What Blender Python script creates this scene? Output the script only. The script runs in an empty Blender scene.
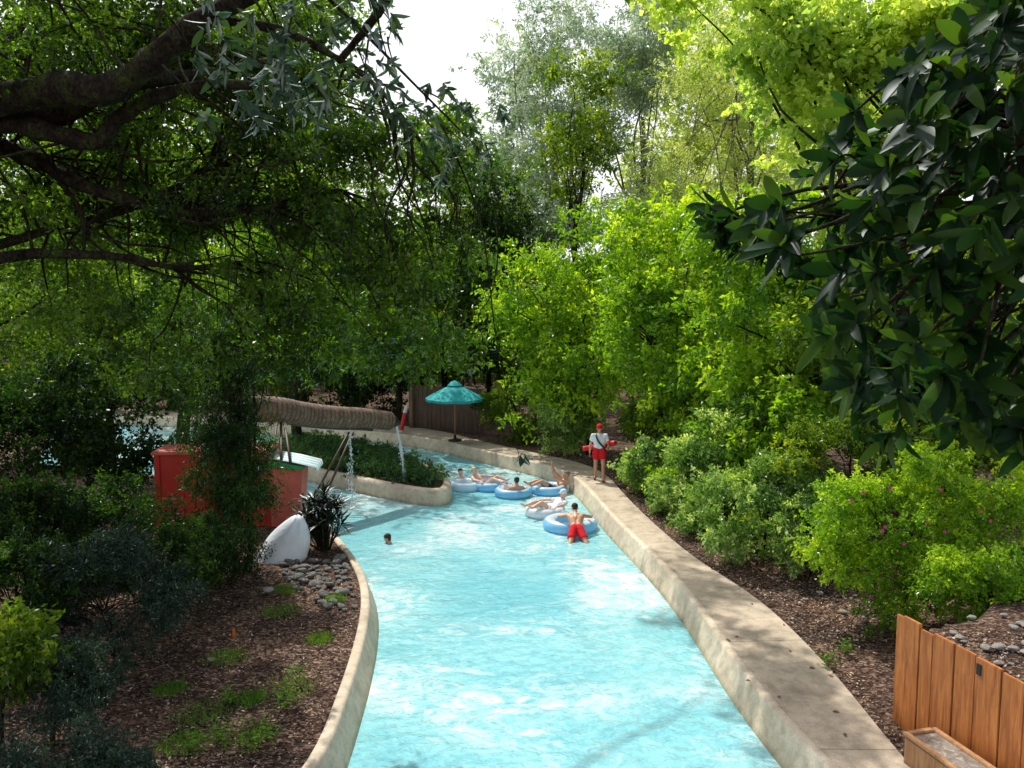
import bpy, math, random
import numpy as np
from mathutils import Vector, Matrix

random.seed(7)
RNG = np.random.default_rng(11)
SC = bpy.context.scene
COL = SC.collection
R = math.radians
F = 796.4
CZ = 5.4
WZ = -.45
PITCH = math.atan(75 / F)
SEED_KEEP = []

# ------------------------------------------------------------------ basics
def ray(px, py):
    a = (px - 512) / F
    b = -(py - 384) / F
    c, s = math.cos(PITCH), math.sin(PITCH)
    return np.array([a, c + b * s, -s + b * c])

def G(px, py, z=0.0):
    """point of the photo's (px,py) lying at height z"""
    d = ray(px, py)
    t = (z - CZ) / d[2]
    return np.array([d[0] * t, d[1] * t, z])

def PD(px, py, Y):
    d = ray(px, py)
    t = Y / d[1]
    return np.array([d[0] * t, Y, CZ + d[2] * t])

def tag(o, label=None, cat=None, group=None, kind=None):
    if label: o['label'] = label
    if cat: o['category'] = cat
    if group: o['group'] = group
    if kind: o['kind'] = kind
    return o

def empty(name, loc=(0, 0, 0), rz=0.0):
    o = bpy.data.objects.new(name, None)
    COL.objects.link(o)
    o.location = tuple(map(float, loc))
    o.rotation_euler = (0, 0, rz)
    o.empty_display_size = 0.2
    return o

def link(name, me, parent=None, loc=None):
    o = bpy.data.objects.new(name, me)
    COL.objects.link(o)
    if parent is not None: o.parent = parent
    if loc is not None: o.location = tuple(map(float, loc))
    return o

class MB:
    """collects verts / faces of one mesh"""
    def __init__(s): s.v = []; s.f = []; s.n = 0; s.mi = []; s.smooth = []
    def add(s, v, f, mi=0, smooth=True):
        v = np.asarray(v, float).reshape(-1, 3)
        s.v.append(v)
        for q in f:
            s.f.append(tuple(int(i) + s.n for i in q)); s.mi.append(mi); s.smooth.append(smooth)
        s.n += len(v)
    def box(s, c, sz, rz=0.0, bev=0.0, rot=None, mi=0):
        x, y, z = [k / 2 for k in sz]
        if bev <= 0:
            v = np.array([[i * x, j * y, k * z] for i in (-1, 1) for j in (-1, 1) for k in (-1, 1)])
            f = [(0, 1, 3, 2), (4, 6, 7, 5), (0, 4, 5, 1), (2, 3, 7, 6), (0, 2, 6, 4), (1, 5, 7, 3)]
        else:
            b = min(bev, x * .9, y * .9, z * .9)
            import bmesh
            bm = bmesh.new(); bmesh.ops.create_cube(bm, size=1)
            for w in bm.verts: w.co = Vector((w.co.x * 2 * x, w.co.y * 2 * y, w.co.z * 2 * z))
            bmesh.ops.bevel(bm, geom=list(bm.edges), offset=b, segments=2, affect='EDGES')
            bm.verts.index_update()
            v = np.array([w.co[:] for w in bm.verts]); f = [[w.index for w in q.verts] for q in bm.faces]
            bm.free()
        if rot is not None: v = v @ np.array(rot.to_3x3() if hasattr(rot, 'to_3x3') else rot).T
        c_, s_ = math.cos(rz), math.sin(rz)
        v = v @ np.array([[c_, s_, 0], [-s_, c_, 0], [0, 0, 1]])
        s.add(v + np.array(c), f, mi, False)
    def tube(s, pts, rad, seg=8, cap=True, mi=0, smooth=True, jit=0.0):
        pts = np.asarray(pts, float); n = len(pts)
        rad = np.full(n, rad) if np.isscalar(rad) else np.asarray(rad, float)
        t = np.gradient(pts, axis=0); t /= np.linalg.norm(t, axis=1)[:, None] + 1e-9
        up = np.array([0, 0, 1.0]) if abs(t[0][2]) < .9 else np.array([1.0, 0, 0])
        u = np.cross(t[0], up); u /= np.linalg.norm(u)
        V = []
        a = np.linspace(0, 2 * np.pi, seg, endpoint=False)
        for i in range(n):
            u = u - t[i] * np.dot(u, t[i]); u /= np.linalg.norm(u) + 1e-9
            w = np.cross(t[i], u)
            rr = rad[i] * (1 + (RNG.uniform(-jit, jit, seg) if jit else 0))
            V.append(pts[i] + np.outer(np.cos(a) * rr, u) + np.outer(np.sin(a) * rr, w))
        V = np.concatenate(V); f = []
        for i in range(n - 1):
            for k in range(seg):
                k2 = (k + 1) % seg
                f.append((i * seg + k, i * seg + k2, (i + 1) * seg + k2, (i + 1) * seg + k))
        if cap:
            f.append(tuple(range(seg))[::-1]); f.append(tuple(range((n - 1) * seg, n * seg)))
        s.add(V, f, mi, smooth)
    def lathe(s, prof, seg=20, c=(0, 0, 0), mi=0, smooth=True, sx=1, sy=1):
        a = np.linspace(0, 2 * np.pi, seg, endpoint=False); V = []; f = []
        for r, z in prof:
            V.append(np.stack([np.cos(a) * r * sx, np.sin(a) * r * sy, np.full(seg, z)], 1))
        V = np.concatenate(V) + np.array(c)
        for i in range(len(prof) - 1):
            for k in range(seg):
                k2 = (k + 1) % seg
                f.append((i * seg + k, i * seg + k2, (i + 1) * seg + k2, (i + 1) * seg + k))
        s.add(V, f, mi, smooth)
    def rcone(s, p0, r0, p1, r1, seg=12):
        """closed capsule with two radii"""
        p0 = np.array(p0, float); p1 = np.array(p1, float)
        d = p1 - p0; L = np.linalg.norm(d)
        if L < 1e-6: d = np.array([0, 0, 1.0]); L = 1e-4
        d = d / np.linalg.norm(d)
        up = np.array([0, 0, 1.0]) if abs(d[2]) < .9 else np.array([1.0, 0, 0])
        u = np.cross(d, up); u /= np.linalg.norm(u); w = np.cross(d, u)
        a = np.linspace(0, 2 * np.pi, seg, endpoint=False)
        ring = np.outer(np.cos(a), u) + np.outer(np.sin(a), w)
        V = [p0[None] - d * r0]
        for th in (60, 30, 0): V.append(p0 + ring * r0 * math.cos(R(th)) - d * r0 * math.sin(R(th)))
        for th in (0, 30, 60): V.append(p1 + ring * r1 * math.cos(R(th)) + d * r1 * math.sin(R(th)))
        V.append(p1[None] + d * r1)
        V = np.concatenate(V); f = []
        for k in range(seg): f.append((0, 1 + (k + 1) % seg, 1 + k))
        for i in range(5):
            for k in range(seg):
                k2 = (k + 1) % seg; b = 1 + i * seg
                f.append((b + k, b + k2, b + seg + k2, b + seg + k))
        e = 1 + 6 * seg; b = 1 + 5 * seg
        for k in range(seg): f.append((b + k, b + (k + 1) % seg, e))
        s.add(V, f)
    def mesh(s, name, mats):
        me = bpy.data.meshes.new(name)
        me.from_pydata(np.concatenate(s.v).tolist() if s.v else [], [], s.f)
        if not isinstance(mats, (list, tuple)): mats = [mats]
        for m in mats: me.materials.append(m)
        me.polygons.foreach_set('material_index', s.mi)
        me.polygons.foreach_set('use_smooth', s.smooth)
        me.update()
        return me
    def build(s, name, mats, parent=None, loc=None):
        return link(name, s.mesh(name, mats), parent, loc)

def rotmat(axis, ang):
    return np.array(Matrix.Rotation(ang, 3, Vector(axis)))

# ------------------------------------------------------------------ materials
def newmat(name):
    m = bpy.data.materials.new(name); m.use_nodes = True
    nt = m.node_tree; nt.nodes.clear()
    return m, nt

def N(nt, t, **kw):
    n = nt.nodes.new(t)
    for k, v in kw.items():
        if k.startswith('i_'):
            key = k[2:]
            key = int(key) if key.isdigit() else key.replace('_', ' ')
            n.inputs[key].default_value = v
        else: setattr(n, k, v)
    return n

def L(nt, a, b): nt.links.new(a, b)

def ramp(nt, fac, stops, interp='LINEAR'):
    r = N(nt, 'ShaderNodeValToRGB'); r.color_ramp.interpolation = interp
    e = r.color_ramp.elements
    while len(e) > 1: e.remove(e[-1])
    e[0].position = stops[0][0]; e[0].color = (*stops[0][1], 1)
    for p, c in stops[1:]:
        k = e.new(p); k.color = (*c, 1)
    if fac is not None: L(nt, fac, r.inputs[0])
    return r

def tex_coord(nt, kind='Object', scale=None):
    c = N(nt, 'ShaderNodeTexCoord').outputs[kind]
    if scale is not None:
        m = N(nt, 'ShaderNodeMapping'); m.inputs['Scale'].default_value = scale
        L(nt, c, m.inputs[0]); c = m.outputs[0]
    return c

def noise(nt, co, scale, detail=4, rough=.55, dist=0.0):
    n = N(nt, 'ShaderNodeTexNoise'); n.inputs['Scale'].default_value = scale
    n.inputs['Detail'].default_value = detail; n.inputs['Roughness'].default_value = rough
    n.inputs['Distortion'].default_value = dist
    if co is not None: L(nt, co, n.inputs['Vector'])
    return n.outputs['Fac']

def mixc(nt, fac, a, b, mode='MIX'):
    m = N(nt, 'ShaderNodeMix', data_type='RGBA', blend_type=mode)
    for k, v in ((0, fac), (6, a), (7, b)):
        if isinstance(v, (int, float)): m.inputs[k].default_value = v
        elif isinstance(v, tuple): m.inputs[k].default_value = (*v, 1)
        else: L(nt, v, m.inputs[k])
    return m.outputs[2]

def bump(nt, h, strength=.4, dist=.02):
    b = N(nt, 'ShaderNodeBump'); b.inputs['Strength'].default_value = strength
    b.inputs['Distance'].default_value = dist
    L(nt, h, b.inputs['Height']); return b.outputs[0]

def finish(nt, shader):
    o = N(nt, 'ShaderNodeOutputMaterial'); L(nt, shader, o.inputs[0])

def surf(name, c1, c2, scale=6, rough=.8, bumps=.3, bdist=.01, spec=.3, c3=None, detail=6, stretch=None, metallic=0.0, fine=0.0):
    m, nt = newmat(name)
    co = tex_coord(nt, 'Object', stretch)
    n = noise(nt, co, scale, detail, .6)
    st = [(.3, c1), (.7, c2)] if c3 is None else [(.28, c1), (.5, c2), (.72, c3)]
    col = ramp(nt, n, st).outputs[0]
    n2 = noise(nt, co, scale * 7, 3, .6)
    if fine: col = mixc(nt, fine, col, ramp(nt, n2, [(.3, (0, 0, 0)), (.7, (1, 1, 1))]).outputs[0], 'OVERLAY')
    p = N(nt, 'ShaderNodeBsdfPrincipled')
    p.inputs['Roughness'].default_value = rough
    p.inputs['Metallic'].default_value = metallic
    p.inputs['Specular IOR Level'].default_value = spec
    L(nt, col, p.inputs['Base Color'])
    if bumps: L(nt, bump(nt, n2, bumps, bdist), p.inputs['Normal'])
    finish(nt, p.outputs[0])
    return m

def leafmat(name, cols, trans=.42, gloss=.35, rough=.45, tcol=(1.7, 1.75, .45), spec_w=.06):
    """cols: dark, mid, light leaf colour; per leaf tint comes from the mesh"""
    m, nt = newmat(name)
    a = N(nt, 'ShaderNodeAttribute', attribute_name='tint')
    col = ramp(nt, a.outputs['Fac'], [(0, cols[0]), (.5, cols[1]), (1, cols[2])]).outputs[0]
    hv = noise(nt, tex_coord(nt, 'Object'), .9, 3, .5)
    col = mixc(nt, 1.0, col, ramp(nt, hv, [(.32, (.66, .78, .80)), (.5, (1, 1, 1)), (.68, (1.2, 1.12, .9))]).outputs[0], 'MULTIPLY')
    d = N(nt, 'ShaderNodeBsdfDiffuse'); L(nt, col, d.inputs[0])
    t = N(nt, 'ShaderNodeBsdfTranslucent')
    tc = mixc(nt, 1.0, col, tcol, 'MULTIPLY'); L(nt, tc, t.inputs[0])
    mx = N(nt, 'ShaderNodeMixShader'); mx.inputs[0].default_value = trans
    L(nt, d.outputs[0], mx.inputs[1]); L(nt, t.outputs[0], mx.inputs[2])
    g = N(nt, 'ShaderNodeBsdfGlossy'); g.inputs['Roughness'].default_value = rough
    g.inputs[0].default_value = (.9, .95, 1, 1)
    fr = N(nt, 'ShaderNodeFresnel'); fr.inputs[0].default_value = 1.38
    ms = N(nt, 'ShaderNodeMath', operation='MULTIPLY'); L(nt, fr.outputs[0], ms.inputs[0]); ms.inputs[1].default_value = gloss * .4
    ma = N(nt, 'ShaderNodeMath', operation='ADD'); L(nt, ms.outputs[0], ma.inputs[0]); ma.inputs[1].default_value = spec_w * gloss * .2
    m2 = N(nt, 'ShaderNodeMixShader'); L(nt, ma.outputs[0], m2.inputs[0])
    L(nt, mx.outputs[0], m2.inputs[1]); L(nt, g.outputs[0], m2.inputs[2])
    finish(nt, m2.outputs[0])
    return m

M = {}
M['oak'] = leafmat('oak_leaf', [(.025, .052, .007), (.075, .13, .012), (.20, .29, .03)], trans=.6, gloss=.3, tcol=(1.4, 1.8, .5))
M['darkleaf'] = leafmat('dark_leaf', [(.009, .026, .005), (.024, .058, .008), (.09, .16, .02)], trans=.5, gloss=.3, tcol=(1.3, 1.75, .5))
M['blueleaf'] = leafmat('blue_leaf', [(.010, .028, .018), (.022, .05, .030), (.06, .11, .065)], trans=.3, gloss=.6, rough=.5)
M['midleaf'] = leafmat('mid_leaf', [(.045, .095, .008), (.11, .19, .014), (.30, .37, .03)], trans=.55, gloss=.3)
M['bright'] = leafmat('bright_leaf', [(.08, .18, .010), (.22, .38, .018), (.50, .60, .05)], trans=.55, gloss=.35)
M['lime'] = leafmat('lime_leaf', [(.24, .34, .06), (.46, .56, .12), (.70, .75, .24)], trans=.68, gloss=.2, tcol=(1.5, 1.6, .9))
M['pale'] = leafmat('pale_leaf', [(.08, .17, .03), (.24, .38, .10), (.72, .78, .42)], trans=.45, gloss=.3)
M['pine'] = leafmat('pine_leaf', [(.16, .24, .15), (.36, .45, .30), (.62, .68, .52)], trans=.45, gloss=.8, tcol=(1.2, 1.3, 1.0))  # pine leaves paled so their colour carries the distance haze
M['cypress'] = leafmat('cypress_leaf', [(.24, .30, .08), (.44, .50, .14), (.66, .70, .28)], trans=.6, gloss=.3, tcol=(1.4, 1.5, .9))  # cypress leaves paled likewise, haze put into the colour
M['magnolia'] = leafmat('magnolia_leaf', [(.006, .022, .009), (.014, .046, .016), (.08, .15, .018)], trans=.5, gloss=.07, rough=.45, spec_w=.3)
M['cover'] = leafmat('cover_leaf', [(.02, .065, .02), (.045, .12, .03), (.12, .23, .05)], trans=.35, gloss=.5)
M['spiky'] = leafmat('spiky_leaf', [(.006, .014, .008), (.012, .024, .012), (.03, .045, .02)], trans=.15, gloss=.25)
M['weed'] = leafmat('weed_leaf', [(.06, .14, .02), (.11, .24, .03), (.2, .36, .05)], trans=.5, gloss=.2)
M['bark'] = surf('mossy_bark', (.010, .008, .006), (.028, .023, .016), 5, .95, .9, .03, .05, c3=(.045, .075, .012), stretch=(1, 1, .6), fine=.7)
M['greybark'] = surf('grey_bark', (.08, .07, .055), (.2, .18, .14), 8, .9, .7, .02, .2, stretch=(1, 1, .3))
M['deadleaf'] = surf('dead_leaf', (.16, .06, .025), (.34, .15, .06), 20, .8, 0)
M['flower'] = surf('pink_flower', (.45, .03, .13), (.6, .06, .2), 20, .6, 0)

def mulch_mat():
    m, nt = newmat('bark_mulch')
    co = tex_coord(nt, 'Object')
    v = N(nt, 'ShaderNodeTexVoronoi'); v.inputs['Scale'].default_value = 22
    mp = N(nt, 'ShaderNodeMapping'); mp.inputs['Scale'].default_value = (1, 1.7, 1); mp.inputs['Rotation'].default_value = (0, 0, .6)
    L(nt, co, mp.inputs[0])
    n0 = N(nt, 'ShaderNodeTexNoise'); n0.inputs['Scale'].default_value = 8; L(nt, mp.outputs[0], n0.inputs['Vector'])
    ad = N(nt, 'ShaderNodeVectorMath', operation='ADD'); L(nt, mp.outputs[0], ad.inputs[0])
    sc = N(nt, 'ShaderNodeVectorMath', operation='SCALE'); L(nt, n0.outputs['Color'], sc.inputs[0]); sc.inputs['Scale'].default_value = .12
    L(nt, sc.outputs[0], ad.inputs[1]); L(nt, ad.outputs[0], v.inputs['Vector'])
    sep = N(nt, 'ShaderNodeSeparateColor'); L(nt, v.outputs['Color'], sep.inputs[0])
    chip = ramp(nt, sep.outputs[0], [(0, (.02, .013, .010)), (.4, (.065, .040, .030)), (.75, (.15, .098, .072)), (1, (.36, .28, .22))]).outputs[0]
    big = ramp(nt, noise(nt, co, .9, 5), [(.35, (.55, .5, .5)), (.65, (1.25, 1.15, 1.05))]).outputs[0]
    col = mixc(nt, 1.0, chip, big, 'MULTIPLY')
    p = N(nt, 'ShaderNodeBsdfPrincipled'); p.inputs['Roughness'].default_value = .95
    p.inputs['Specular IOR Level'].default_value = .15
    L(nt, col, p.inputs['Base Color'])
    hh = N(nt, 'ShaderNodeMath', operation='ADD'); L(nt, v.outputs['Distance'], hh.inputs[0]); L(nt, noise(nt, co, 35, 3), hh.inputs[1])
    L(nt, bump(nt, hh.outputs[0], .9, .03), p.inputs['Normal'])
    finish(nt, p.outputs[0]); return m
M['mulch'] = mulch_mat()

def concrete(name, base, dark, warm, joint=None, rough=.85):
    m, nt = newmat(name)
    co = tex_coord(nt, 'Object')
    n1 = noise(nt, co, .8, 6, .65, .3); n2 = noise(nt, co, 5, 6, .7); n3 = noise(nt, co, 70, 2, .5)
    col = ramp(nt, n1, [(.3, dark), (.5, base), (.72, warm)]).outputs[0]
    st = ramp(nt, n2, [(.3, (.62, .6, .58)), (.55, (1, 1, 1)), (.75, (1.1, 1.08, 1.05))]).outputs[0]
    col = mixc(nt, .8, col, st, 'MULTIPLY')
    gr = ramp(nt, n3, [(.35, (.75, .75, .75)), (.6, (1.1, 1.1, 1.1))]).outputs[0]
    col = mixc(nt, .6, col, gr, 'MULTIPLY')
    if joint:
        uv = tex_coord(nt, 'UV'); s = N(nt, 'ShaderNodeSeparateXYZ'); L(nt, uv, s.inputs[0])
        a = N(nt, 'ShaderNodeMath', operation='PINGPONG'); a.inputs[1].default_value = joint / 2; L(nt, s.outputs[1], a.inputs[0])
        r = ramp(nt, a.outputs[0], [(0, (.4, .38, .35)), (.007, (.6, .57, .55)), (.012, (1, 1, 1))]).outputs[0]
        col = mixc(nt, 1.0, col, r, 'MULTIPLY')
    zz = N(nt, 'ShaderNodeSeparateXYZ'); L(nt, co, zz.inputs[0])
    zn = N(nt, 'ShaderNodeMath', operation='MULTIPLY_ADD'); L(nt, noise(nt, tex_coord(nt, 'Object', (3, 3, .6)), 2.2, 5, .7), zn.inputs[0]); zn.inputs[1].default_value = .22; L(nt, zz.outputs[2], zn.inputs[2])
    za = N(nt, 'ShaderNodeMath', operation='ADD'); L(nt, zn.outputs[0], za.inputs[0]); za.inputs[1].default_value = .6
    col = mixc(nt, 1.0, col, ramp(nt, za.outputs[0], [(.24, (.50, .56, .50)), (.30, (.72, .74, .68)), (.36, (.95, .93, .9)), (.5, (1, 1, 1))]).outputs[0], 'MULTIPLY')
    p = N(nt, 'ShaderNodeBsdfPrincipled'); p.inputs['Roughness'].default_value = rough
    p.inputs['Specular IOR Level'].default_value = .25
    L(nt, col, p.inputs['Base Color'])
    L(nt, bump(nt, n3, .35, .004), p.inputs['Normal'])
    finish(nt, p.outputs[0]); return m
M['deck'] = concrete('deck_concrete', (.46, .385, .29), (.27, .225, .17), (.58, .49, .38), joint=3.2)
M['wall'] = concrete('channel_wall', (.62, .53, .40), (.44, .37, .27), (.72, .64, .50))
M['coping'] = concrete('coping_concrete', (.60, .51, .385), (.42, .35, .26), (.70, .62, .48))

def water_mat():
    m, nt = newmat('pool_water')
    co = tex_coord(nt, 'Object')
    mp = N(nt, 'ShaderNodeMapping'); mp.inputs['Scale'].default_value = (.85, 1.25, 1); mp.inputs['Rotation'].default_value = (0, 0, -.5)
    L(nt, co, mp.inputs[0]); c2 = mp.outputs[0]
    big = noise(nt, co, .35, 4, .5, .4)
    base = ramp(nt, big, [(.3, (.17, .50, .56)), (.5, (.24, .58, .63)), (.72, (.35, .67, .70))]).outputs[0]
    # rippled mottling of darker and lighter water
    r1 = noise(nt, c2, 5.0, 7, .65, 1.1)
    mot = ramp(nt, r1, [(.34, (.80, .90, .92)), (.5, (1, 1, 1)), (.62, (1.22, 1.1, 1.07))]).outputs[0]
    col = mixc(nt, 1.0, base, mot, 'MULTIPLY')
    # wisps of foam / air bubbles
    f1 = noise(nt, c2, 1.3, 9, .72, 2.4); f2 = noise(nt, co, .33, 3, .5)
    sm = N(nt, 'ShaderNodeMath', operation='MULTIPLY'); L(nt, f1, sm.inputs[0]); L(nt, f2, sm.inputs[1])
    fm = ramp(nt, sm.outputs[0], [(.255, (0, 0, 0)), (.305, (.34, .34, .34)), (.36, (.85, .85, .85))]).outputs[0]
    col = mixc(nt, fm, col, (.78, .88, .86))
    # churned white water beside the swimmer and where the jets land
    fn_ = ramp(nt, noise(nt, co, 3.2, 6, .7, 1.0), [(.38, (0, 0, 0)), (.62, (1, 1, 1))]).outputs[0]
    for (sx_, sy_, rr_) in [(G(412, 548, WZ)[0], G(412, 548, WZ)[1], 1.15), (G(404, 505, WZ)[0], G(404, 505, WZ)[1], .9), (G(365, 512, WZ)[0], G(365, 512, WZ)[1], .8), (G(600, 700, WZ)[0], G(600, 700, WZ)[1], .9), (G(690, 690, WZ)[0], G(690, 690, WZ)[1], .8), (G(610, 600, WZ)[0], G(610, 600, WZ)[1], 1.2)]:
        mpp = N(nt, 'ShaderNodeMapping'); mpp.inputs['Location'].default_value = (-sx_ / rr_, -sy_ / (rr_ * .8), -WZ / rr_); mpp.inputs['Scale'].default_value = (1 / rr_, 1 / (rr_ * .8), 1 / rr_)
        L(nt, co, mpp.inputs[0]); ln = N(nt, 'ShaderNodeVectorMath', operation='LENGTH'); L(nt, mpp.outputs[0], ln.inputs[0])
        fo = ramp(nt, ln.outputs['Value'], [(0, (.75, .75, .75)), (.5, (.4, .4, .4)), (1, (0, 0, 0))]).outputs[0]
        col = mixc(nt, mixc(nt, 1.0, fo, fn_, 'MULTIPLY'), col, (.85, .92, .92))
    d = N(nt, 'ShaderNodeBsdfDiffuse'); L(nt, col, d.inputs[0])
    t = N(nt, 'ShaderNodeBsdfGlossy'); t.inputs['Roughness'].default_value = .07
    fr = N(nt, 'ShaderNodeFresnel'); fr.inputs[0].default_value = 1.33
    w1 = noise(nt, c2, 4.5, 5, .6, .6); w2 = noise(nt, c2, 1.2, 3, .5, .5); w3 = noise(nt, c2, 16, 3, .55)
    a = N(nt, 'ShaderNodeMath', operation='MULTIPLY_ADD'); L(nt, w2, a.inputs[0]); a.inputs[1].default_value = 2.0; L(nt, w1, a.inputs[2])
    b = N(nt, 'ShaderNodeMath', operation='MULTIPLY_ADD'); L(nt, w3, b.inputs[0]); b.inputs[1].default_value = .22; L(nt, a.outputs[0], b.inputs[2])
    nm = bump(nt, b.outputs[0], 1.0, .06)
    for s in (d, t, fr): L(nt, nm, s.inputs['Normal'])
    mx = N(nt, 'ShaderNodeMixShader'); L(nt, fr.outputs[0], mx.inputs[0]); L(nt, d.outputs[0], mx.inputs[1]); L(nt, t.outputs[0], mx.inputs[2])
    finish(nt, mx.outputs[0]); return m
M['water'] = water_mat()

def wood(name, c1, c2, c3, stretch=(6, 6, .5), rough=.6):
    m, nt = newmat(name)
    co = tex_coord(nt, 'Object', stretch)
    n = noise(nt, co, 3, 8, .65, .8); n2 = noise(nt, co, 14, 4, .6)
    col = ramp(nt, n, [(.3, c1), (.5, c2), (.7, c3)]).outputs[0]
    col = mixc(nt, .5, col, ramp(nt, n2, [(.3, (.6, .6, .6)), (.7, (1.1, 1.1, 1.1))]).outputs[0], 'MULTIPLY')
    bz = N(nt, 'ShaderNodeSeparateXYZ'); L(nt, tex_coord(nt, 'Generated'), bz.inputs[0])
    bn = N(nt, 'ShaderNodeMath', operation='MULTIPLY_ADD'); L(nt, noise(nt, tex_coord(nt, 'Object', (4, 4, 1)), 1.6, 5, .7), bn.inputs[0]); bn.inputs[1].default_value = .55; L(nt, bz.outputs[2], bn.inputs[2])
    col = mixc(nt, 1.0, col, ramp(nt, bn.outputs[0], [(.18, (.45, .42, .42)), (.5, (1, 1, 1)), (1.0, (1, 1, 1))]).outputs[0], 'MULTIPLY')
    p = N(nt, 'ShaderNodeBsdfPrincipled'); p.inputs['Roughness'].default_value = rough
    L(nt, col, p.inputs['Base Color']); L(nt, bump(nt, n2, .35, .006), p.inputs['Normal'])
    finish(nt, p.outputs[0]); return m
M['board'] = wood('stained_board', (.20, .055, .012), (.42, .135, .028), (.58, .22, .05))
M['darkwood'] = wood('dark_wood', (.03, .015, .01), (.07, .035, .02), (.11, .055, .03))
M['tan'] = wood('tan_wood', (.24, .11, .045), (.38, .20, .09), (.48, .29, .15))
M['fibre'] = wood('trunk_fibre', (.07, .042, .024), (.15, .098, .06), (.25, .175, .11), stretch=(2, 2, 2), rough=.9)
M['red'] = surf('red_paint', (.34, .018, .010), (.46, .03, .016), 3, .5, .1, .003, .4)
M['pinkred'] = surf('pale_red_paint', (.42, .08, .055), (.52, .13, .09), 3, .55, .1, .003, .4)  # paler red: light on the hut's end is put into this colour
M['teal'] = surf('teal_canvas', (.02, .30, .32), (.04, .40, .40), 4, .8, .2, .004, .2)
M['green'] = surf('green_paint', (.02, .22, .07), (.03, .3, .1), 4, .6, .1)
M['whitep'] = surf('white_paint', (.62, .66, .68), (.78, .8, .8), 4, .6, .15, .005, .4)
M['awning'] = surf('aqua_paint', (.25, .50, .52), (.36, .6, .62), 4, .6, .1)
M['metal'] = surf('grey_metal', (.2, .2, .2), (.3, .3, .3), 6, .45, .1, metallic=.6)
M['dark'] = surf('black_plastic', (.012, .012, .014), (.025, .025, .028), 6, .5, .1)
M['rock'] = surf('grey_stone', (.09, .085, .075), (.21, .205, .19), 3, .9, .9, .03, .2, c3=(.38, .37, .34))
M['palerock'] = surf('pale_stone', (.20, .18, .155), (.46, .44, .40), 3, .9, .8, .02, .2)
M['snow'] = surf('white_plaster', (.60, .66, .72), (.78, .82, .85), 2, .8, .4, .03, .3)
M['orange'] = surf('orange_plastic', (.6, .13, .02), (.7, .18, .03), 5, .6, 0)
M['capred'] = surf('red_cloth', (.50, .012, .02), (.62, .025, .035), 8, .85, .3, .006, .1)
M['tubered'] = surf('red_foam', (.5, .012, .015), (.62, .02, .02), 8, .45, .1, .004, .4)
M['white_cloth'] = surf('white_cloth', (.62, .66, .72), (.78, .8, .84), 6, .9, .4, .01, .1)
M['navy'] = surf('navy_cloth', (.012, .02, .05), (.02, .035, .08), 8, .85, .3, .005, .1)
M['swimteal'] = surf('patterned_swim_cloth', (.5, .05, .12), (.05, .08, .2), 18, .8, .2, .004, .1)
M['shoe'] = surf('shoe_rubber', (.03, .03, .035), (.06, .06, .06), 8, .7, .1)

def skin(name, c):
    m, nt = newmat(name)
    co = tex_coord(nt, 'Object'); n = noise(nt, co, 9, 4)
    d = tuple(k * .85 for k in c); h = tuple(min(1, k * 1.1) for k in c)
    p = N(nt, 'ShaderNodeBsdfPrincipled'); p.inputs['Roughness'].default_value = .5
    p.inputs['Subsurface Weight'].default_value = .12; p.inputs['Subsurface Radius'].default_value = (.02, .008, .004)
    L(nt, ramp(nt, n, [(.3, d), (.7, h)]).outputs[0], p.inputs['Base Color']); finish(nt, p.outputs[0]); return m
M['skin'] = skin('tanned_skin', (.52, .27, .17)); M['skinlight'] = skin('light_skin', (.68, .42, .31)); M['skindark'] = skin('brown_skin', (.30, .14, .08))
M['hairdark'] = surf('dark_hair', (.012, .009, .007), (.035, .025, .018), 30, .6, .6, .01)
M['hairblond'] = surf('blond_hair', (.5, .36, .17), (.65, .5, .28), 30, .6, .6, .01)
M['hairgrey'] = surf('grey_hair', (.10, .085, .07), (.2, .18, .15), 30, .6, .6, .01)

def vinyl(name, c1, c2):
    m, nt = newmat(name)
    co = tex_coord(nt, 'Object'); n = noise(nt, co, 3, 3)
    col = ramp(nt, n, [(.35, c1), (.65, c2)]).outputs[0]
    p = N(nt, 'ShaderNodeBsdfPrincipled'); p.inputs['Roughness'].default_value = .25
    L(nt, col, p.inputs['Base Color'])
    t = N(nt, 'ShaderNodeBsdfTranslucent'); L(nt, col, t.inputs[0])
    mx = N(nt, 'ShaderNodeMixShader'); mx.inputs[0].default_value = .3
    L(nt, p.outputs[0], mx.inputs[1]); L(nt, t.outputs[0], mx.inputs[2]); finish(nt, mx.outputs[0]); return m
M['vblue'] = vinyl('blue_vinyl', (.22, .58, .90), (.30, .66, .94))
M['vlight'] = vinyl('light_blue_vinyl', (.58, .80, .93), (.68, .86, .95))
M['vwhite'] = vinyl('white_vinyl', (.72, .78, .82), (.82, .86, .88))

def glassm(name):
    m, nt = newmat(name)
    g = N(nt, 'ShaderNodeBsdfGlossy'); g.inputs['Roughness'].default_value = .08
    d = N(nt, 'ShaderNodeBsdfDiffuse')
    L(nt, ramp(nt, noise(nt, tex_coord(nt), 9, 6, .7, 1.0), [(.35, (.10, .09, .08)), (.55, (.28, .26, .23)), (.7, (.5, .48, .44))]).outputs[0], d.inputs[0])
    mx = N(nt, 'ShaderNodeMixShader'); mx.inputs[0].default_value = .25
    L(nt, d.outputs[0], mx.inputs[1]); L(nt, g.outputs[0], mx.inputs[2]); finish(nt, mx.outputs[0]); return m
M['pane'] = glassm('dusty_glass')
def spray():
    m, nt = newmat('falling_water')
    g = N(nt, 'ShaderNodeBsdfPrincipled'); g.inputs['Base Color'].default_value = (.85, .95, 1, 1)
    g.inputs['Roughness'].default_value = .15; g.inputs['Transmission Weight'].default_value = .35
    finish(nt, g.outputs[0]); return m
M['spray'] = spray()

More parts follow.
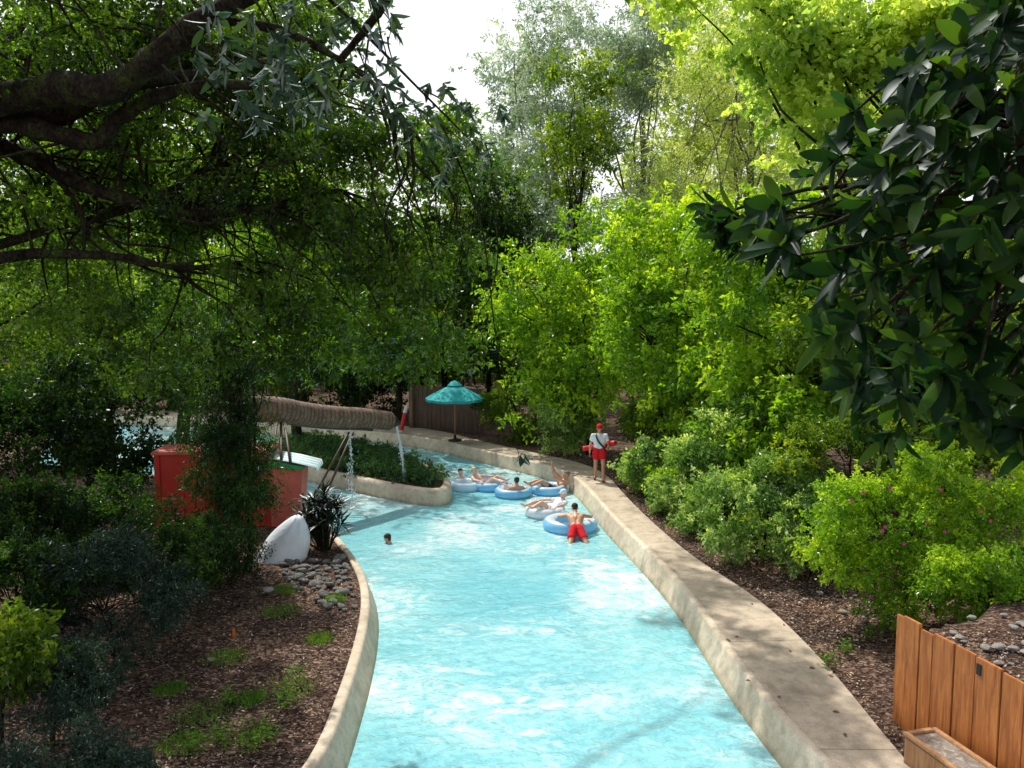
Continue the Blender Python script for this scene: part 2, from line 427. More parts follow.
# ------------------------------------------------------------------ river plan
def catmull(P, n=10, closed=False):
    P = [np.array(p, float) for p in P]; out = []
    m = len(P)
    for i in range(m if closed else m - 1):
        if closed: a, b, c, d = P[i - 1], P[i], P[(i + 1) % m], P[(i + 2) % m]
        else: a, b, c, d = P[max(i - 1, 0)], P[i], P[i + 1], P[min(i + 2, m - 1)]
        for k in range(n):
            t = k / n
            out.append(.5 * ((2 * b) + (-a + c) * t + (2 * a - 5 * b + 4 * c - d) * t * t + (-a + 3 * b - 3 * c + d) * t ** 3))
    if not closed: out.append(P[-1])
    return np.array(out)

def resample(P, n):
    d = np.r_[0, np.cumsum(np.linalg.norm(np.diff(P, axis=0), axis=1))]
    s = np.linspace(0, d[-1], n)
    return np.stack([np.interp(s, d, P[:, k]) for k in range(P.shape[1])], 1)


Rpix = [(820, 768), (785, 725), (757, 694), (736, 667), (713, 632), (692, 600), (665, 569), (640, 544), (613, 519), (595, 498), (581, 482), (567, 472), (545, 464.5), (520, 459), (483, 451), (443, 441), (420, 437), (385, 433), (340, 429), (290, 426), (235, 422), (180, 418), (120, 415), (60, 414)]
Rpt = [(4.55, 3.0), (4.3, 6.4)] + [tuple(G(*p)[:2]) for p in Rpix]
Rpt = catmull(Rpt, 10)
Lpix = [(322, 768), (341, 718), (357, 672), (367, 634), (371, 604), (368, 580), (358, 560), (340, 538), (318, 517), (298, 503), (270, 492), (230, 484), (180, 478), (110, 470), (30, 464)]
Lpt = [(-3.2, 3.0), (-2.75, 7.0)] + [tuple(G(*p)[:2]) for p in Lpix]
Lpt = catmull(Lpt, 10)
Ipix = [(449, 487), (440, 491), (420, 490), (395, 486), (365, 480), (335, 474), (308, 468), (285, 460), (272, 450), (282, 443), (310, 440), (345, 443), (375, 449), (410, 458), (435, 468), (449, 478)]
Ipt = catmull([tuple(G(*p)[:2]) for p in Ipix], 8, True)

def offset(P, d, closed=False):
    t = np.roll(P, -1, 0) - np.roll(P, 1, 0) if closed else np.gradient(P, axis=0)
    t /= np.linalg.norm(t, axis=1)[:, None]
    return P + np.stack([t[:, 1], -t[:, 0]], 1) * d   # to the right of travel

def sweep(name, P, prof, mat, closed=False, label=None, smooth=True):
    """prof: list of (offset to the right of travel, z)"""
    n = len(P); m = len(prof)
    O = np.stack([offset(P, o, closed) for o, z in prof], 1)
    V = np.concatenate([O.reshape(-1, 2), np.tile([z for o, z in prof], n)[:, None]], 1)
    d = np.r_[0, np.cumsum(np.linalg.norm(np.diff(P, axis=0), axis=1))]
    f = []; uv = []
    pd = np.r_[0, np.cumsum([math.dist(prof[k], prof[k + 1]) for k in range(m - 1)])]
    rng = n if closed else n - 1
    for i in range(rng):
        j = (i + 1) % n
        for k in range(m - 1):
            f.append((i * m + k, i * m + k + 1, j * m + k + 1, j * m + k))
            dj = d[j] if j else d[-1] + .1
            uv += [(pd[k], d[i]), (pd[k + 1], d[i]), (pd[k + 1], dj), (pd[k], dj)]
    me = bpy.data.meshes.new(name); me.from_pydata(V.tolist(), [], f); me.materials.append(mat)
    u = me.uv_layers.new(name='UVMap'); u.data.foreach_set('uv', np.array(uv).ravel())
    me.polygons.foreach_set('use_smooth', [smooth] * len(f)); me.update()
    return link(name, me)

def pip(P, X, Y):
    inside = np.zeros(X.shape, bool); n = len(P)
    for i in range(n):
        x0, y0 = P[i]; x1, y1 = P[(i + 1) % n]
        c = ((y0 > Y) != (y1 > Y))
        if not c.any(): continue
        xx = (x1 - x0) * (Y - y0) / (y1 - y0 + 1e-12) + x0
        inside ^= c & (X < xx)
    return inside

def dist_poly(P, X, Y, closed=False):
    D = np.full(X.shape, 1e9); n = len(P)
    for i in range(n if closed else n - 1):
        a = P[i]; b = P[(i + 1) % n]; ab = b - a
        t = np.clip(((X - a[0]) * ab[0] + (Y - a[1]) * ab[1]) / (ab @ ab + 1e-12), 0, 1)
        D = np.minimum(D, np.hypot(X - a[0] - t * ab[0], Y - a[1] - t * ab[1]))
    return D

Rr = resample(Rpt, 130); Lr = resample(Lpt, 90)
for _ in range(14): Rr[1:-1] = (Rr[:-2] + 2 * Rr[1:-1] + Rr[2:]) / 4
for _ in range(6): Lr[1:-1] = (Lr[:-2] + 2 * Lr[1:-1] + Lr[2:]) / 4; Ir = resample(np.vstack([Ipt, Ipt[:1]]), 61)[:-1][::-1]
RIVER = np.vstack([Rr, Lr[::-1]])

def inwater(X, Y):
    return pip(RIVER, X, Y) & ~pip(Ir, X, Y)

# right bank: deck, then mulch, then a rise
Dpix = [(908, 768), (869, 715), (841, 679), (806, 644), (774, 611), (757, 593), (712, 571), (694, 558), (665, 534), (641, 512), (619, 489), (606, 474), (588, 464), (560, 458), (520, 450), (480, 441), (445, 432), (420, 428), (385, 424), (340, 420), (290, 417), (235, 413), (180, 410), (120, 408), (60, 407)]
Dpt = catmull([(5.6, 3.0), (5.0, 6.6)] + [tuple(G(*p)[:2]) for p in Dpix], 10)
Dr = resample(Dpt, 130)
FEN0 = np.array([5.03, 10.1]); FEN1 = np.array([5.45, 8.4]); FEN2 = np.array([6.25, 5.2])

def smooth(t): t = np.clip(t, 0, 1); return t * t * (3 - 2 * t)

def hland(X, Y):
    X = np.asarray(X, float); Y = np.asarray(Y, float)
    xe = np.interp(Y, Dr[:60, 1], Dr[:60, 0])
    t = X - xe
    h = smooth((t - 1.0) / 6.0) * .8 * smooth((34 - Y) / 8)
    near = smooth((12.2 - Y) / 1.0)
    fx = np.interp(Y, [5.2, 8.4, 10.1, 11.2, 12], [6.25, 5.45, 5.03, 6.1, 7])
    behind = smooth((X - fx - .10) / np.interp(Y, [10.0, 10.6], [.12, .9]))
    h = h * (1 - near) + near * (behind * 1.22)
    h = h + smooth((-X - 8) / 8) * .5 * smooth((26 - Y) / 6)
    return h

def build_ground():
    def axis(lo, hi, step, out):
        a = list(np.arange(lo, hi + step, step)); s = step; x = hi
        while x < out: s *= 1.35; x += s; a.append(x)
        s = step; x = lo; b = []
        while x > -out: s *= 1.35; x -= s; b.append(x)
        return np.array(b[::-1] + a)
    xs = axis(-21, 9, .13, 400); ys = axis(3, 43, .14, 400)
    X, Y = np.meshgrid(xs, ys)
    Z = np.full(X.shape, -.02) + hland(X, Y)
    w = inwater(X, Y)
    fine = (X > -22) & (X < 10) & (Y > 2) & (Y < 44)
    D = np.full(X.shape, 9.0)
    D[fine] = np.minimum(dist_poly(np.vstack([Rr, Lr[::-1]]), X[fine], Y[fine], True), dist_poly(Ir, X[fine], Y[fine], True))
    land = ~w & (D > .07)
    land &= ~(pip(Ir, X, Y) & (D < .10))
    rough = (np.sin(X * 3.1 + Y * 1.3) * np.sin(Y * 2.7 - X) * .02 + RNG.normal(0, .008, X.shape)) * smooth((D - .45) / .4)
    Dd = np.full(X.shape, 9.0); Dd[fine] = dist_poly(np.vstack([Rr, Dr[::-1]]), X[fine], Y[fine], True)
    ondeck = pip(np.vstack([Rr, Dr[::-1]]), X, Y)
    rough = np.where(ondeck | (Dd < .15), 0, rough)
    Z = np.where(land, Z + np.maximum(rough, -.02), -1.5)
    isl = pip(Ir, X, Y) & land
    Z = np.where(isl, .0, Z)
    Z = np.where(ondeck & land, -.03, Z)
    ny, nx = X.shape
    V = np.stack([X, Y, Z], -1).reshape(-1, 3)
    i = np.arange(ny * nx).reshape(ny, nx)
    q = np.stack([i[:-1, :-1], i[:-1, 1:], i[1:, 1:], i[1:, :-1]], -1).reshape(-1, 4)
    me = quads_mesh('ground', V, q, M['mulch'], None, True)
    return tag(link('ground', me), kind='structure')

def quads_mesh(name, V, q, mat, tint=None, smoothf=False):
    me = bpy.data.meshes.new(name); nv, nf = len(V), len(q)
    k = q.shape[1]
    me.vertices.add(nv); me.vertices.foreach_set('co', V.astype(np.float32).ravel())
    me.loops.add(nf * k); me.loops.foreach_set('vertex_index', q.astype(np.int32).ravel())
    me.polygons.add(nf); me.polygons.foreach_set('loop_start', np.arange(0, nf * k, k, dtype=np.int32))
    try: me.polygons.foreach_set('loop_total', np.full(nf, k, dtype=np.int32))
    except Exception: pass
    me.polygons.foreach_set('use_smooth', np.full(nf, smoothf))
    me.materials.append(mat)
    if tint is not None:
        a = me.attributes.new('tint', 'FLOAT', 'POINT'); a.data.foreach_set('value', tint.astype(np.float32))
    me.update(calc_edges=True)
    return me

build_ground()
def water_sheet():
    mb = MB(); mb.add([(-26, 2, WZ), (8, 2, WZ), (8, 46, WZ), (-26, 46, WZ)], [(0, 1, 2, 3)])
    tag(mb.build('water', M['water']), kind='structure')
water_sheet()
# right travel: going away from camera, "right" offset points to the deck
tag(sweep('channel_wall_right', Rr, [(-.28, -1.2), (-.16, -.5), (0.0, -.07), (.005, -.035), (.02, .0), (.045, .016), (.13, .018), (.14, .008), (.142, -.05)], M['wall']), kind='structure')
tag(sweep('channel_wall_left', Lr, [(.28, -1.2), (.17, -.5), (0.0, -.07), (-.005, -.02), (-.02, .01), (-.045, .028), (-.15, .03), (-.17, .015), (-.175, -.15)], M['coping']), kind='structure')
tag(sweep('channel_wall_island', Ir, [(.06, -1.5), (.05, -.3), (.03, -.12), (.0, -.02), (-.05, .03), (-.16, .05), (-.22, .03), (-.23, -.1)], M['coping'], True), kind='structure')
tag(sweep('bank_edge_left', Lr, [(-.16, -.012), (-.3, -.01), (-.52, -.012)], M['mulch']), kind='structure')
tag(sweep('bank_edge_island', Ir, [(-.2, -.012), (-.45, .012)], M['mulch'], True), kind='structure')

def deck():
    Ro = offset(Rr, .139); nx = 6; n = len(Ro)
    V = []; f = []; uv = []
    # deck outer edge matched by nearest arc fraction
    Dm = []
    j = 0
    for p in Ro:
        k = int(np.argmin(np.hypot(*(Dpt - p).T))); k = max(k, j); j = k; Dm.append(Dpt[k])
    Dm = np.array(Dm); 
    for _ in range(10): Dm[1:-1] = (Dm[:-2] + Dm[1:-1] * 2 + Dm[2:]) / 4
    d = np.r_[0, np.cumsum(np.linalg.norm(np.diff(Rr, axis=0), axis=1))]
    for i in range(n):
        for k in range(nx + 1):
            t = k / nx; p = Ro[i] * (1 - t) + Dm[i] * t
            V.append((p[0], p[1], .004 + .01 * t))
        V.append((Dm[i][0] + .01, Dm[i][1] + .01, -.1))
    m = nx + 2
    for i in range(n - 1):
        for k in range(m - 1):
            f.append((i * m + k, i * m + k + 1, (i + 1) * m + k + 1, (i + 1) * m + k))
            uv += [(k, d[i]), (k + 1, d[i]), (k + 1, d[i + 1]), (k, d[i + 1])]
    me = bpy.data.meshes.new('path'); me.from_pydata(V, [], f); me.materials.append(M['deck'])
    u = me.uv_layers.new(name='UVMap'); u.data.foreach_set('uv', np.array(uv).ravel()); me.update()
    tag(link('path', me), kind='structure')
deck()

# ------------------------------------------------------------------ foliage
def norm(a): return a / (np.linalg.norm(a, axis=-1, keepdims=True) + 1e-9)

def leaf_quads(P, D, Nn, Ln, Wd, fold=.25):
    """P base points, D direction, Nn leaf normal; kite leaves"""
    S = norm(np.cross(D, Nn)); U = norm(np.cross(S, D))
    Ln = Ln[:, None]; Wd = Wd[:, None]
    mid = P + D * Ln * .45
    a = P; b = mid + S * Wd / 2 + U * Wd * fold; c = P + D * Ln - U * Ln * .08; d = mid - S * Wd / 2 + U * Wd * fold
    V = np.stack([a, b, c, d], 1).reshape(-1, 3)
    q = np.arange(len(P) * 4).reshape(-1, 4)
    return V, q

def rand_leaves(cen, rad, n, Lm, Wm, flat=.8, droop=.25, up=.8, shell=.5, tb=None, rng=None):
    """n leaves in clumps with centres cen and radii rad"""
    rng = rng or RNG
    nt_ = max(len(cen), n // 14)
    kk = rng.choice(len(cen), nt_, p=(rad ** 2) / (rad ** 2).sum())
    vv = norm(rng.normal(size=(nt_, 3))); rr = rng.uniform(0, 1, nt_) ** shell * (1 + .45 * (rng.uniform(0, 1, nt_) > .8))
    to = vv * rr[:, None] * rad[kk][:, None] * np.array([1.15, 1.15, flat])
    tt = rng.normal(0, .13, nt_)
    j = rng.integers(0, nt_, n); k = kk[j]; v = vv[j]
    sp = norm(v + rng.normal(size=(nt_, 3))[j] * .6 + np.array([0, 0, -droop]))
    along = rng.uniform(-.5, .9, n)[:, None] * np.maximum(rad[k] * .42, Lm * 1.6)[:, None]
    off = to[j]
    P = cen[k] + off + sp * along + rng.normal(0, Lm * .35, (n, 3))
    D = norm(sp * .6 + rng.normal(size=(n, 3)) * .7 + np.array([0, 0, -droop * .6]))
    Nn = norm(rng.normal(size=(n, 3)) * .75 + np.array([0, 0, up]) + v * .3)
    s = rng.uniform(.65, 1.25, n)
    V, q = leaf_quads(P, D, Nn, Lm * s, Wm * s)
    base = tb[k] if tb is not None else .4
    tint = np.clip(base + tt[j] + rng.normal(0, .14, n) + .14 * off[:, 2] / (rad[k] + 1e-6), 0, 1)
    return V, q, np.repeat(tint, 4)

def clumps(blobs, K, cr, hollow=.45, rng=None):
    rng = rng or RNG
    vol = np.array([b[1][0] * b[1][1] * b[1][2] for b in blobs]) ** .7
    k = rng.choice(len(blobs), K, p=vol / vol.sum())
    c = np.array([b[0] for b in blobs]); rr = np.array([b[1] for b in blobs])
    v = norm(rng.normal(size=(K, 3))); r = rng.uniform(hollow, 1, K) ** .7
    P = c[k] + v * r[:, None] * rr[k]
    rad = cr * rng.uniform(.5, 1.35, K)
    tb = np.clip(rng.normal(.42, .18, K), 0, 1)
    return P, rad, tb

def blob(px, py, Y, rx, rz, ry):
    """ellipsoid about the point at distance Y on the line of (px,py); rx, rz given as apparent size there"""
    return (PD(px, py, Y), (rx * Y / F, ry, rz * Y / F))

def limb_path(a, b, n=6, sag=.1, wob=.06, rng=None):
    rng = rng or RNG
    a = np.array(a, float); b = np.array(b, float); Ld = np.linalg.norm(b - a)
    t = np.linspace(0, 1, n)[:, None]
    P = a + (b - a) * t
    P[:, 2] += (np.sin(t[:, 0] * np.pi) * sag * Ld)
    P[1:-1] += rng.normal(0, wob * Ld / 3, (n - 2, 3))
    return catmull(P, 3)

def plant(name, label, cat, group, base, blobs, K, n, Ls, Ws, mat, cr, trunk_r=.15, limbs=10, bark='bark', flat=.8, droop=.25, up=.8,
          partname='crown', stem='trunk', hollow=.45, trunk_top=None, extra_stems=None, shell=.5):
    base = np.array([base[0], base[1], float(hland(base[0], base[1])) - .05])
    root = tag(empty(name, base), label, cat, group)
    P, rad, tb = clumps(blobs, K, cr, hollow)
    g = P[:, 2] < hland(P[:, 0], P[:, 1]) + rad * .3
    P[g, 2] = hland(P[g, 0], P[g, 1]) + rad[g] * .5
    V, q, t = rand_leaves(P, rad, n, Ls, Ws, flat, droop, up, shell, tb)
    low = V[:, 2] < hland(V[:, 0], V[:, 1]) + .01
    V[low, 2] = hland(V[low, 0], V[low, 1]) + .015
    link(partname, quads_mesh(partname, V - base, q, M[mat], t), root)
    mb = MB()
    c = np.mean([b[0] for b in blobs], 0)
    top = np.array(trunk_top) if trunk_top is not None else c * np.array([.5, .5, 1]) + base * np.array([.5, .5, 0])
    tp = limb_path(base, top, 7, 0, .04)
    mb.tube(tp - base, np.linspace(trunk_r * 1.15, trunk_r * .4, len(tp)), 9, jit=.08)
    for i in range(limbs):
        j = RNG.integers(len(P)); s = RNG.integers(len(tp) // 4, len(tp))
        lp = limb_path(tp[s], P[j], 5, .08, .1)
        r0 = trunk_r * .45 * (1 - .5 * s / len(tp))
        mb.tube(lp - base, np.linspace(r0, r0 * .15 + .004, len(lp)), 6)
    mb.build(stem, M[bark], root)
    return root

TR = 'trees of the wood around the river'
# --- background wood
def wood_belt():
    n = 90000
    ang = RNG.uniform(R(-62), R(62), n); Y = RNG.uniform(58, 85, n)
    X = np.tan(ang) * Y
    lump = 8 + 3.5 * np.sin(X * .23) + 2.5 * np.sin(X * .61 + 1) + 1.5 * np.sin(X * 1.3)
    lump = np.where(np.abs(X + 1) < 9, np.minimum(lump, 9), lump)
    lump = np.where(X < -10, lump + 4, lump)
    Z = RNG.uniform(0, 1, n) ** .8 * lump
    P = np.stack([X, Y, Z], 1)
    D = norm(RNG.normal(size=(n, 3))); Nn = norm(RNG.normal(size=(n, 3)) + np.array([0, 0, .8]))
    s = RNG.uniform(.5, 1.1, n)
    V, q = leaf_quads(P, D, Nn, s * .9, s * .55)
    tint = np.clip(.35 + .25 * np.sin(X * .9 + Z * .7) + RNG.normal(0, .15, n), 0, 1)
    tag(link('distant_wood', quads_mesh('distant_wood', V, q, M['midleaf'], np.repeat(tint, 4))), 'far off dark green wood closing the view behind the river', 'wood', kind='stuff')
wood_belt()

# --- live oak, limbs crossing the upper left
def big_oak():
    base = np.array([-9.5, 9.5, float(hland(-9.5, 9.5)) - .1])
    root = tag(empty('oak_tree', base), 'big old oak at left whose mossy limbs cross the top of the view', 'tree')
    mb = MB()
    fork = base + np.array([.4, 0, 5.2])
    mb.tube(limb_path(base, fork, 6, 0, .03) - base, np.linspace(.55, .42, 16), 14, jit=.06)
    def limb(pts, r0, r1):
        P = catmull([PD(*p) if len(p) == 3 and p[1] > -400 else p for p in pts], 6)
        nr = 1 + .13 * np.sin(np.arange(len(P)) * .9 + r0 * 50) * np.sin(np.arange(len(P)) * .37); mb.tube(P - base, np.linspace(r0, r1, len(P)) * nr, 12, jit=.13)
        return P
    LP = []
    LP.append(limb([(-260, 190, 9.4), (-80, 120, 9), (40, 92, 8.6), (110, 88, 8.4), (150, 62, 8.2), (205, 18, 8.0), (260, -10, 7.8), (340, -50, 7.6)], .21, .06))
    LP.append(limb([(-200, 190, 9.4), (-60, 120, 9.3), (0, 122, 9.2), (50, 118, 9.1), (100, 96, 9.0), (150, 80, 8.9), (210, 74, 8.8), (280, 60, 8.6)], .17, .04))
    LP.append(limb([(-240, 200, 9.0), (-60, 128, 9.0), (0, 122, 9.0), (50, 132, 9), (95, 142, 9), (120, 118, 8.8), (160, 95, 8.6), (225, 84, 8.4), (300, 92, 8.2)], .15, .035))
    LP.append(limb([(-200, 170, 9.6), (-40, 142, 9.8), (30, 158, 10), (75, 182, 10), (130, 200, 10), (180, 213, 10.2), (260, 208, 10.4), (340, 190, 10.6)], .13, .03))
    LP.append(limb([(-120, 285, 9.2), (0, 258, 9.6), (60, 254, 10), (130, 258, 10.2), (180, 268, 10.4), (240, 262, 10.8)], .09, .02))
    LP.append(limb([(-130, 270, 9.2), (0, 244, 10.4), (60, 226, 10.6), (120, 212, 10.8), (200, 180, 11), (240, 150, 11)], .08, .02))
    LP.append(limb([(60, 182, 10), (82, 215, 10), (84, 250, 10)], .045, .02))
    LP.append(limb([(340, 60, 8.4), (365, 30, 8.0), (385, 2, 7.6), (410, -40, 7.4)], .035, .05))
    LP.append(limb([(200, 18, 8.0), (280, 30, 8.2), (340, 60, 8.4), (380, 90, 8.8), (420, 140, 9.2)], .05, .015))
    # joins of the limbs to the fork
    for P in LP[:6]:
        j = limb_path(fork - np.array([0, 0, .3]), P[0], 4, .02, .02)
        mb.tube(j - base, np.linspace(.4, .3, len(j)) if P is LP[0] else np.linspace(.25, .13, len(j)), 10)
    bl = [blob(60, 40, 10, 120, 110, 2.5), blob(190, 60, 10.5, 130, 120, 2.5), blob(300, 65, 11, 80, 110, 2.5), blob(60, 190, 12, 130, 110, 2.5),
          blob(200, 210, 12, 130, 110, 2.6), blob(330, 200, 10.6, 105, 115, 1.8), blob(420, 150, 10.2, 65, 60, 1.3), blob(430, 250, 10.2, 75, 90, 1.4),
          blob(300, 320, 11.5, 110, 65, 1.8), blob(120, 320, 13, 130, 70, 2.2), blob(410, 335, 10.6, 65, 50, 1.2), blob(-80, 100, 10, 120, 150, 2.5)]
    P, rad, tb = clumps(bl, 430, .40, .0)
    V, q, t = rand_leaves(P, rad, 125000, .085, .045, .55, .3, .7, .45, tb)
    # crown clumps added above the view to dapple path and left bank with shade
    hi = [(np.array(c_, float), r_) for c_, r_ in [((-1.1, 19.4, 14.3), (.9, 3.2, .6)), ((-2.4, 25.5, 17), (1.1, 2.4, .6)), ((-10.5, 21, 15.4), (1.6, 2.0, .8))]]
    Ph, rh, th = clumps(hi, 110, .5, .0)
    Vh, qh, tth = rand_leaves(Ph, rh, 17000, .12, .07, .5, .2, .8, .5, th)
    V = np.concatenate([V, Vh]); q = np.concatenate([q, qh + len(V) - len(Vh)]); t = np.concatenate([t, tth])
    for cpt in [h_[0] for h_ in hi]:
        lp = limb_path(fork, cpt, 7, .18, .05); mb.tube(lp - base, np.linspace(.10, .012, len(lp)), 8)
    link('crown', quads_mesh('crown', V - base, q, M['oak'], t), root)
    # twigs reaching the clumps
    allp = np.concatenate(LP)
    for i in range(190):
        c = P[RNG.integers(len(P))]
        near_ = allp[np.linalg.norm(allp - c, axis=1) < 2.6]
        if not len(near_): continue
        a = near_[RNG.integers(len(near_))]
        lp = limb_path(a, c, 5, .05, .12)
        mb.tube(lp - base, np.linspace(.022, .005, len(lp)), 5)
    # hanging bare twigs
    for i in range(34):
        px = RNG.uniform(180, 500); py = RNG.uniform(140, 260); Yd = RNG.uniform(9, 12)
        a = PD(px, py, Yd); b = a + np.array([RNG.normal(0, .15), RNG.normal(0, .2), -RNG.uniform(.6, 1.8)])
        lp = limb_path(a, b, 6, 0, .12); mb.tube(lp - base, np.linspace(.010, .003, len(lp)), 5)
    mb.build('trunk', M['bark'], root)
big_oak()

def whorl_leaves(tips, dirs, nl, Lm, Wm, cols_rng=(.1, .6), rng=None, seg=4):
    """clusters of long leaves around twig tips, each leaf a curved folded blade"""
    rng = rng or RNG
    Vs = []; qs = []; ts = []; off = 0
    for tip, d in zip(tips, dirs):
        m = rng.integers(nl[0], nl[1] + 1)
        d = d / np.linalg.norm(d)
        a0 = rng.uniform(0, 6.28)
        s0 = np.cross(d, [0.1, 0.2, 1]); s0 /= np.linalg.norm(s0); s1 = np.cross(d, s0)
        for k in range(m):
            a = a0 + k * 2.4; sp = rng.uniform(.35, 1.25)
            rad = s0 * math.cos(a) + s1 * math.sin(a)
            D = d * math.cos(sp) + rad * math.sin(sp); D /= np.linalg.norm(D)
            Nn = d * math.sin(sp) - rad * math.cos(sp); Nn = Nn + np.array([0, 0, .35]); 
            S = np.cross(D, Nn); S /= np.linalg.norm(S); U = np.cross(S, D)
            Ln = Lm * rng.uniform(.6, 1.2); Wd = Wm * rng.uniform(.75, 1.2); cur = rng.uniform(.05, .35)
            base = tip - d * rng.uniform(0, .09)
            rows = []
            for i in range(seg + 1):
                t = i / seg
                w = Wd / 2 * max(0, math.sin(math.pi * min(1, t * .97 + .02) ** 1.1)) ** .62 + .001
                c = base + D * Ln * t - U * Ln * cur * t * t - np.array([0, 0, 1]) * Ln * .12 * t * t
                rows += [c + S * w + U * w * .22, c, c - S * w + U * w * .22]
            Vs.append(np.array(rows))
            for i in range(seg):
                b = off + i * 3
                qs += [(b, b + 1, b + 4, b + 3), (b + 1, b + 2, b + 5, b + 4)]
            ts += [rng.uniform(*cols_rng)] * len(rows); off += len(rows)
    return np.concatenate(Vs), np.array(qs), np.array(ts)

def magnolia():
    base = np.array([5.6, 4.2, 1.25])
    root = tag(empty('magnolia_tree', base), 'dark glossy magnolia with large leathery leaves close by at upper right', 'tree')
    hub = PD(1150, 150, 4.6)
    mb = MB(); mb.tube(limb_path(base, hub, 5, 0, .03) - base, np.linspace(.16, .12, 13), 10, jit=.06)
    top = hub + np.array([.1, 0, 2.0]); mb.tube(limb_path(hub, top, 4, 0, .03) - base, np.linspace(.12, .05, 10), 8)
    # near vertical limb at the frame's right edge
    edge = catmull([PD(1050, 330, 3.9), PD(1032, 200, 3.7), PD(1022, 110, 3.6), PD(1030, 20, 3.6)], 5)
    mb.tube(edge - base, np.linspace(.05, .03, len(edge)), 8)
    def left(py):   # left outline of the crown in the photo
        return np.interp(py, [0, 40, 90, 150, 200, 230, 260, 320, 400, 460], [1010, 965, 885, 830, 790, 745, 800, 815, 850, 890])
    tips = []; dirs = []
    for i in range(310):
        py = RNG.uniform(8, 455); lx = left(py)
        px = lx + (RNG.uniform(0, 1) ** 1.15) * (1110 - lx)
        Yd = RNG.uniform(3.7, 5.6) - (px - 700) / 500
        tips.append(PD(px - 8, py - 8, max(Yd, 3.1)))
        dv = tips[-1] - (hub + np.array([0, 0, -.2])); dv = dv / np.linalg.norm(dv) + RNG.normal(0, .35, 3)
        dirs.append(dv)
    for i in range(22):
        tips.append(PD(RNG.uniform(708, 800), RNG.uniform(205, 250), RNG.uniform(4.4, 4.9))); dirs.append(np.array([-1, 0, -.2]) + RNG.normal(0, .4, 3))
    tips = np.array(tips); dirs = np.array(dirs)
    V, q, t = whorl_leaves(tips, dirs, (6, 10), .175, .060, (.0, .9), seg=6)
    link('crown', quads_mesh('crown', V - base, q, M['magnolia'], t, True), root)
    for tp, d in zip(tips, dirs):
        if RNG.uniform() < .4:
            st = np.array([hub, top, edge[len(edge) // 2]])[RNG.choice(3, p=[.6, .2, .2])]
            st = st + (tp - st) * RNG.uniform(.2, .6) + RNG.normal(0, .05, 3)
            d = d / np.linalg.norm(d)
            P = catmull([st, (st + tp) / 2 - [0, 0, .06], tp - d * .1, tp], 4)
            mb.tube(P - base, np.linspace(.012, .004, len(P)), 6)
    for k in range(9):
        e = tips[RNG.integers(len(tips))]; P = limb_path(hub, e, 5, .0, .06)
        mb.tube(P - base, np.linspace(.035, .006, len(P)), 7)
    mb.build('trunk', M['bark'], root)
magnolia()

def overhang():
    base = np.array([-2.5, -1.5, 0.0])
    root = tag(empty('laurel_tree', base), 'blue green laurel with long leaves hanging at the top left of centre', 'tree')
    mb = MB(); hub = PD(180, -260, 5.0)
    pp = catmull([base, np.array([-2.5, -1.4, 5]), np.array([-2.45, -.8, 8.6]), np.array([-2.2, 1.5, 9.9]), hub], 6); mb.tube(pp - base, np.linspace(.16, .07, len(pp)), 9)
    tips = []; dirs = []
    for (x0, y0, x1, y1, n, Y0, Y1) in [(200, -30, 300, 120, 34, 4.6, 5.4), (290, -20, 400, 90, 40, 5.2, 6.6), (370, 85, 470, 150, 24, 6.2, 7.6), (230, 60, 330, 130, 18, 4.8, 5.6), (430, 110, 505, 190, 18, 7, 8)]:
        for i in range(n):
            tips.append(PD(RNG.uniform(x0, x1), RNG.uniform(y0, y1), RNG.uniform(Y0, Y1)))
            dirs.append(np.array([RNG.normal(.4, .5), RNG.normal(0, .5), -.7 + RNG.normal(0, .3)]))
    # the tip of a long hanging spray over the river
    s0 = PD(495, 330, 8.6); s1 = PD(520, 462, 8.4)
    P = catmull([PD(440, 120, 8.0), PD(480, 220, 8.4), s0, PD(508, 400, 8.5), s1], 8)
    mb.tube(P - base, np.linspace(.012, .003, len(P)), 5)
    for k in range(2): tips.append(s1 + RNG.normal(0, .03, 3)); dirs.append(np.array([.1, 0, -1.0]))
    sp = list(P[-3::-5])
    V, q, t = whorl_leaves(np.array(tips), np.array(dirs), (5, 8), .115, .036, (.2, .9), seg=3)
    link('crown', quads_mesh('crown', V - base, q, M['blueleaf'], t, True), root)
    for tp in tips[:110]:
        if RNG.uniform() < .35:
            a = tp + np.array([RNG.normal(-.2, .2), RNG.normal(0, .2), RNG.uniform(.1, .35)])
            mb.tube(limb_path(a, tp, 4, 0, .08) - base, np.linspace(.009, .003, 10), 5)
    P = catmull([hub, PD(250, -60, 5.2), PD(330, 0, 5.8), PD(420, 90, 7.0), PD(480, 150, 7.6)], 6)
    mb.tube(P - base, np.linspace(.022, .006, len(P)), 7)
    mb.build('trunk', M['bark'], root)
overhang()

# --- mid distance trees on the left, beyond the pool
def T(label, base, blobs, K, n, Ls, Ws, mat, cr, **kw):
    name = kw.pop('name', 'broadleaf_tree')
    return plant(name, label, 'tree', TR, base, blobs, K, n, Ls, Ws, mat, cr, **kw)

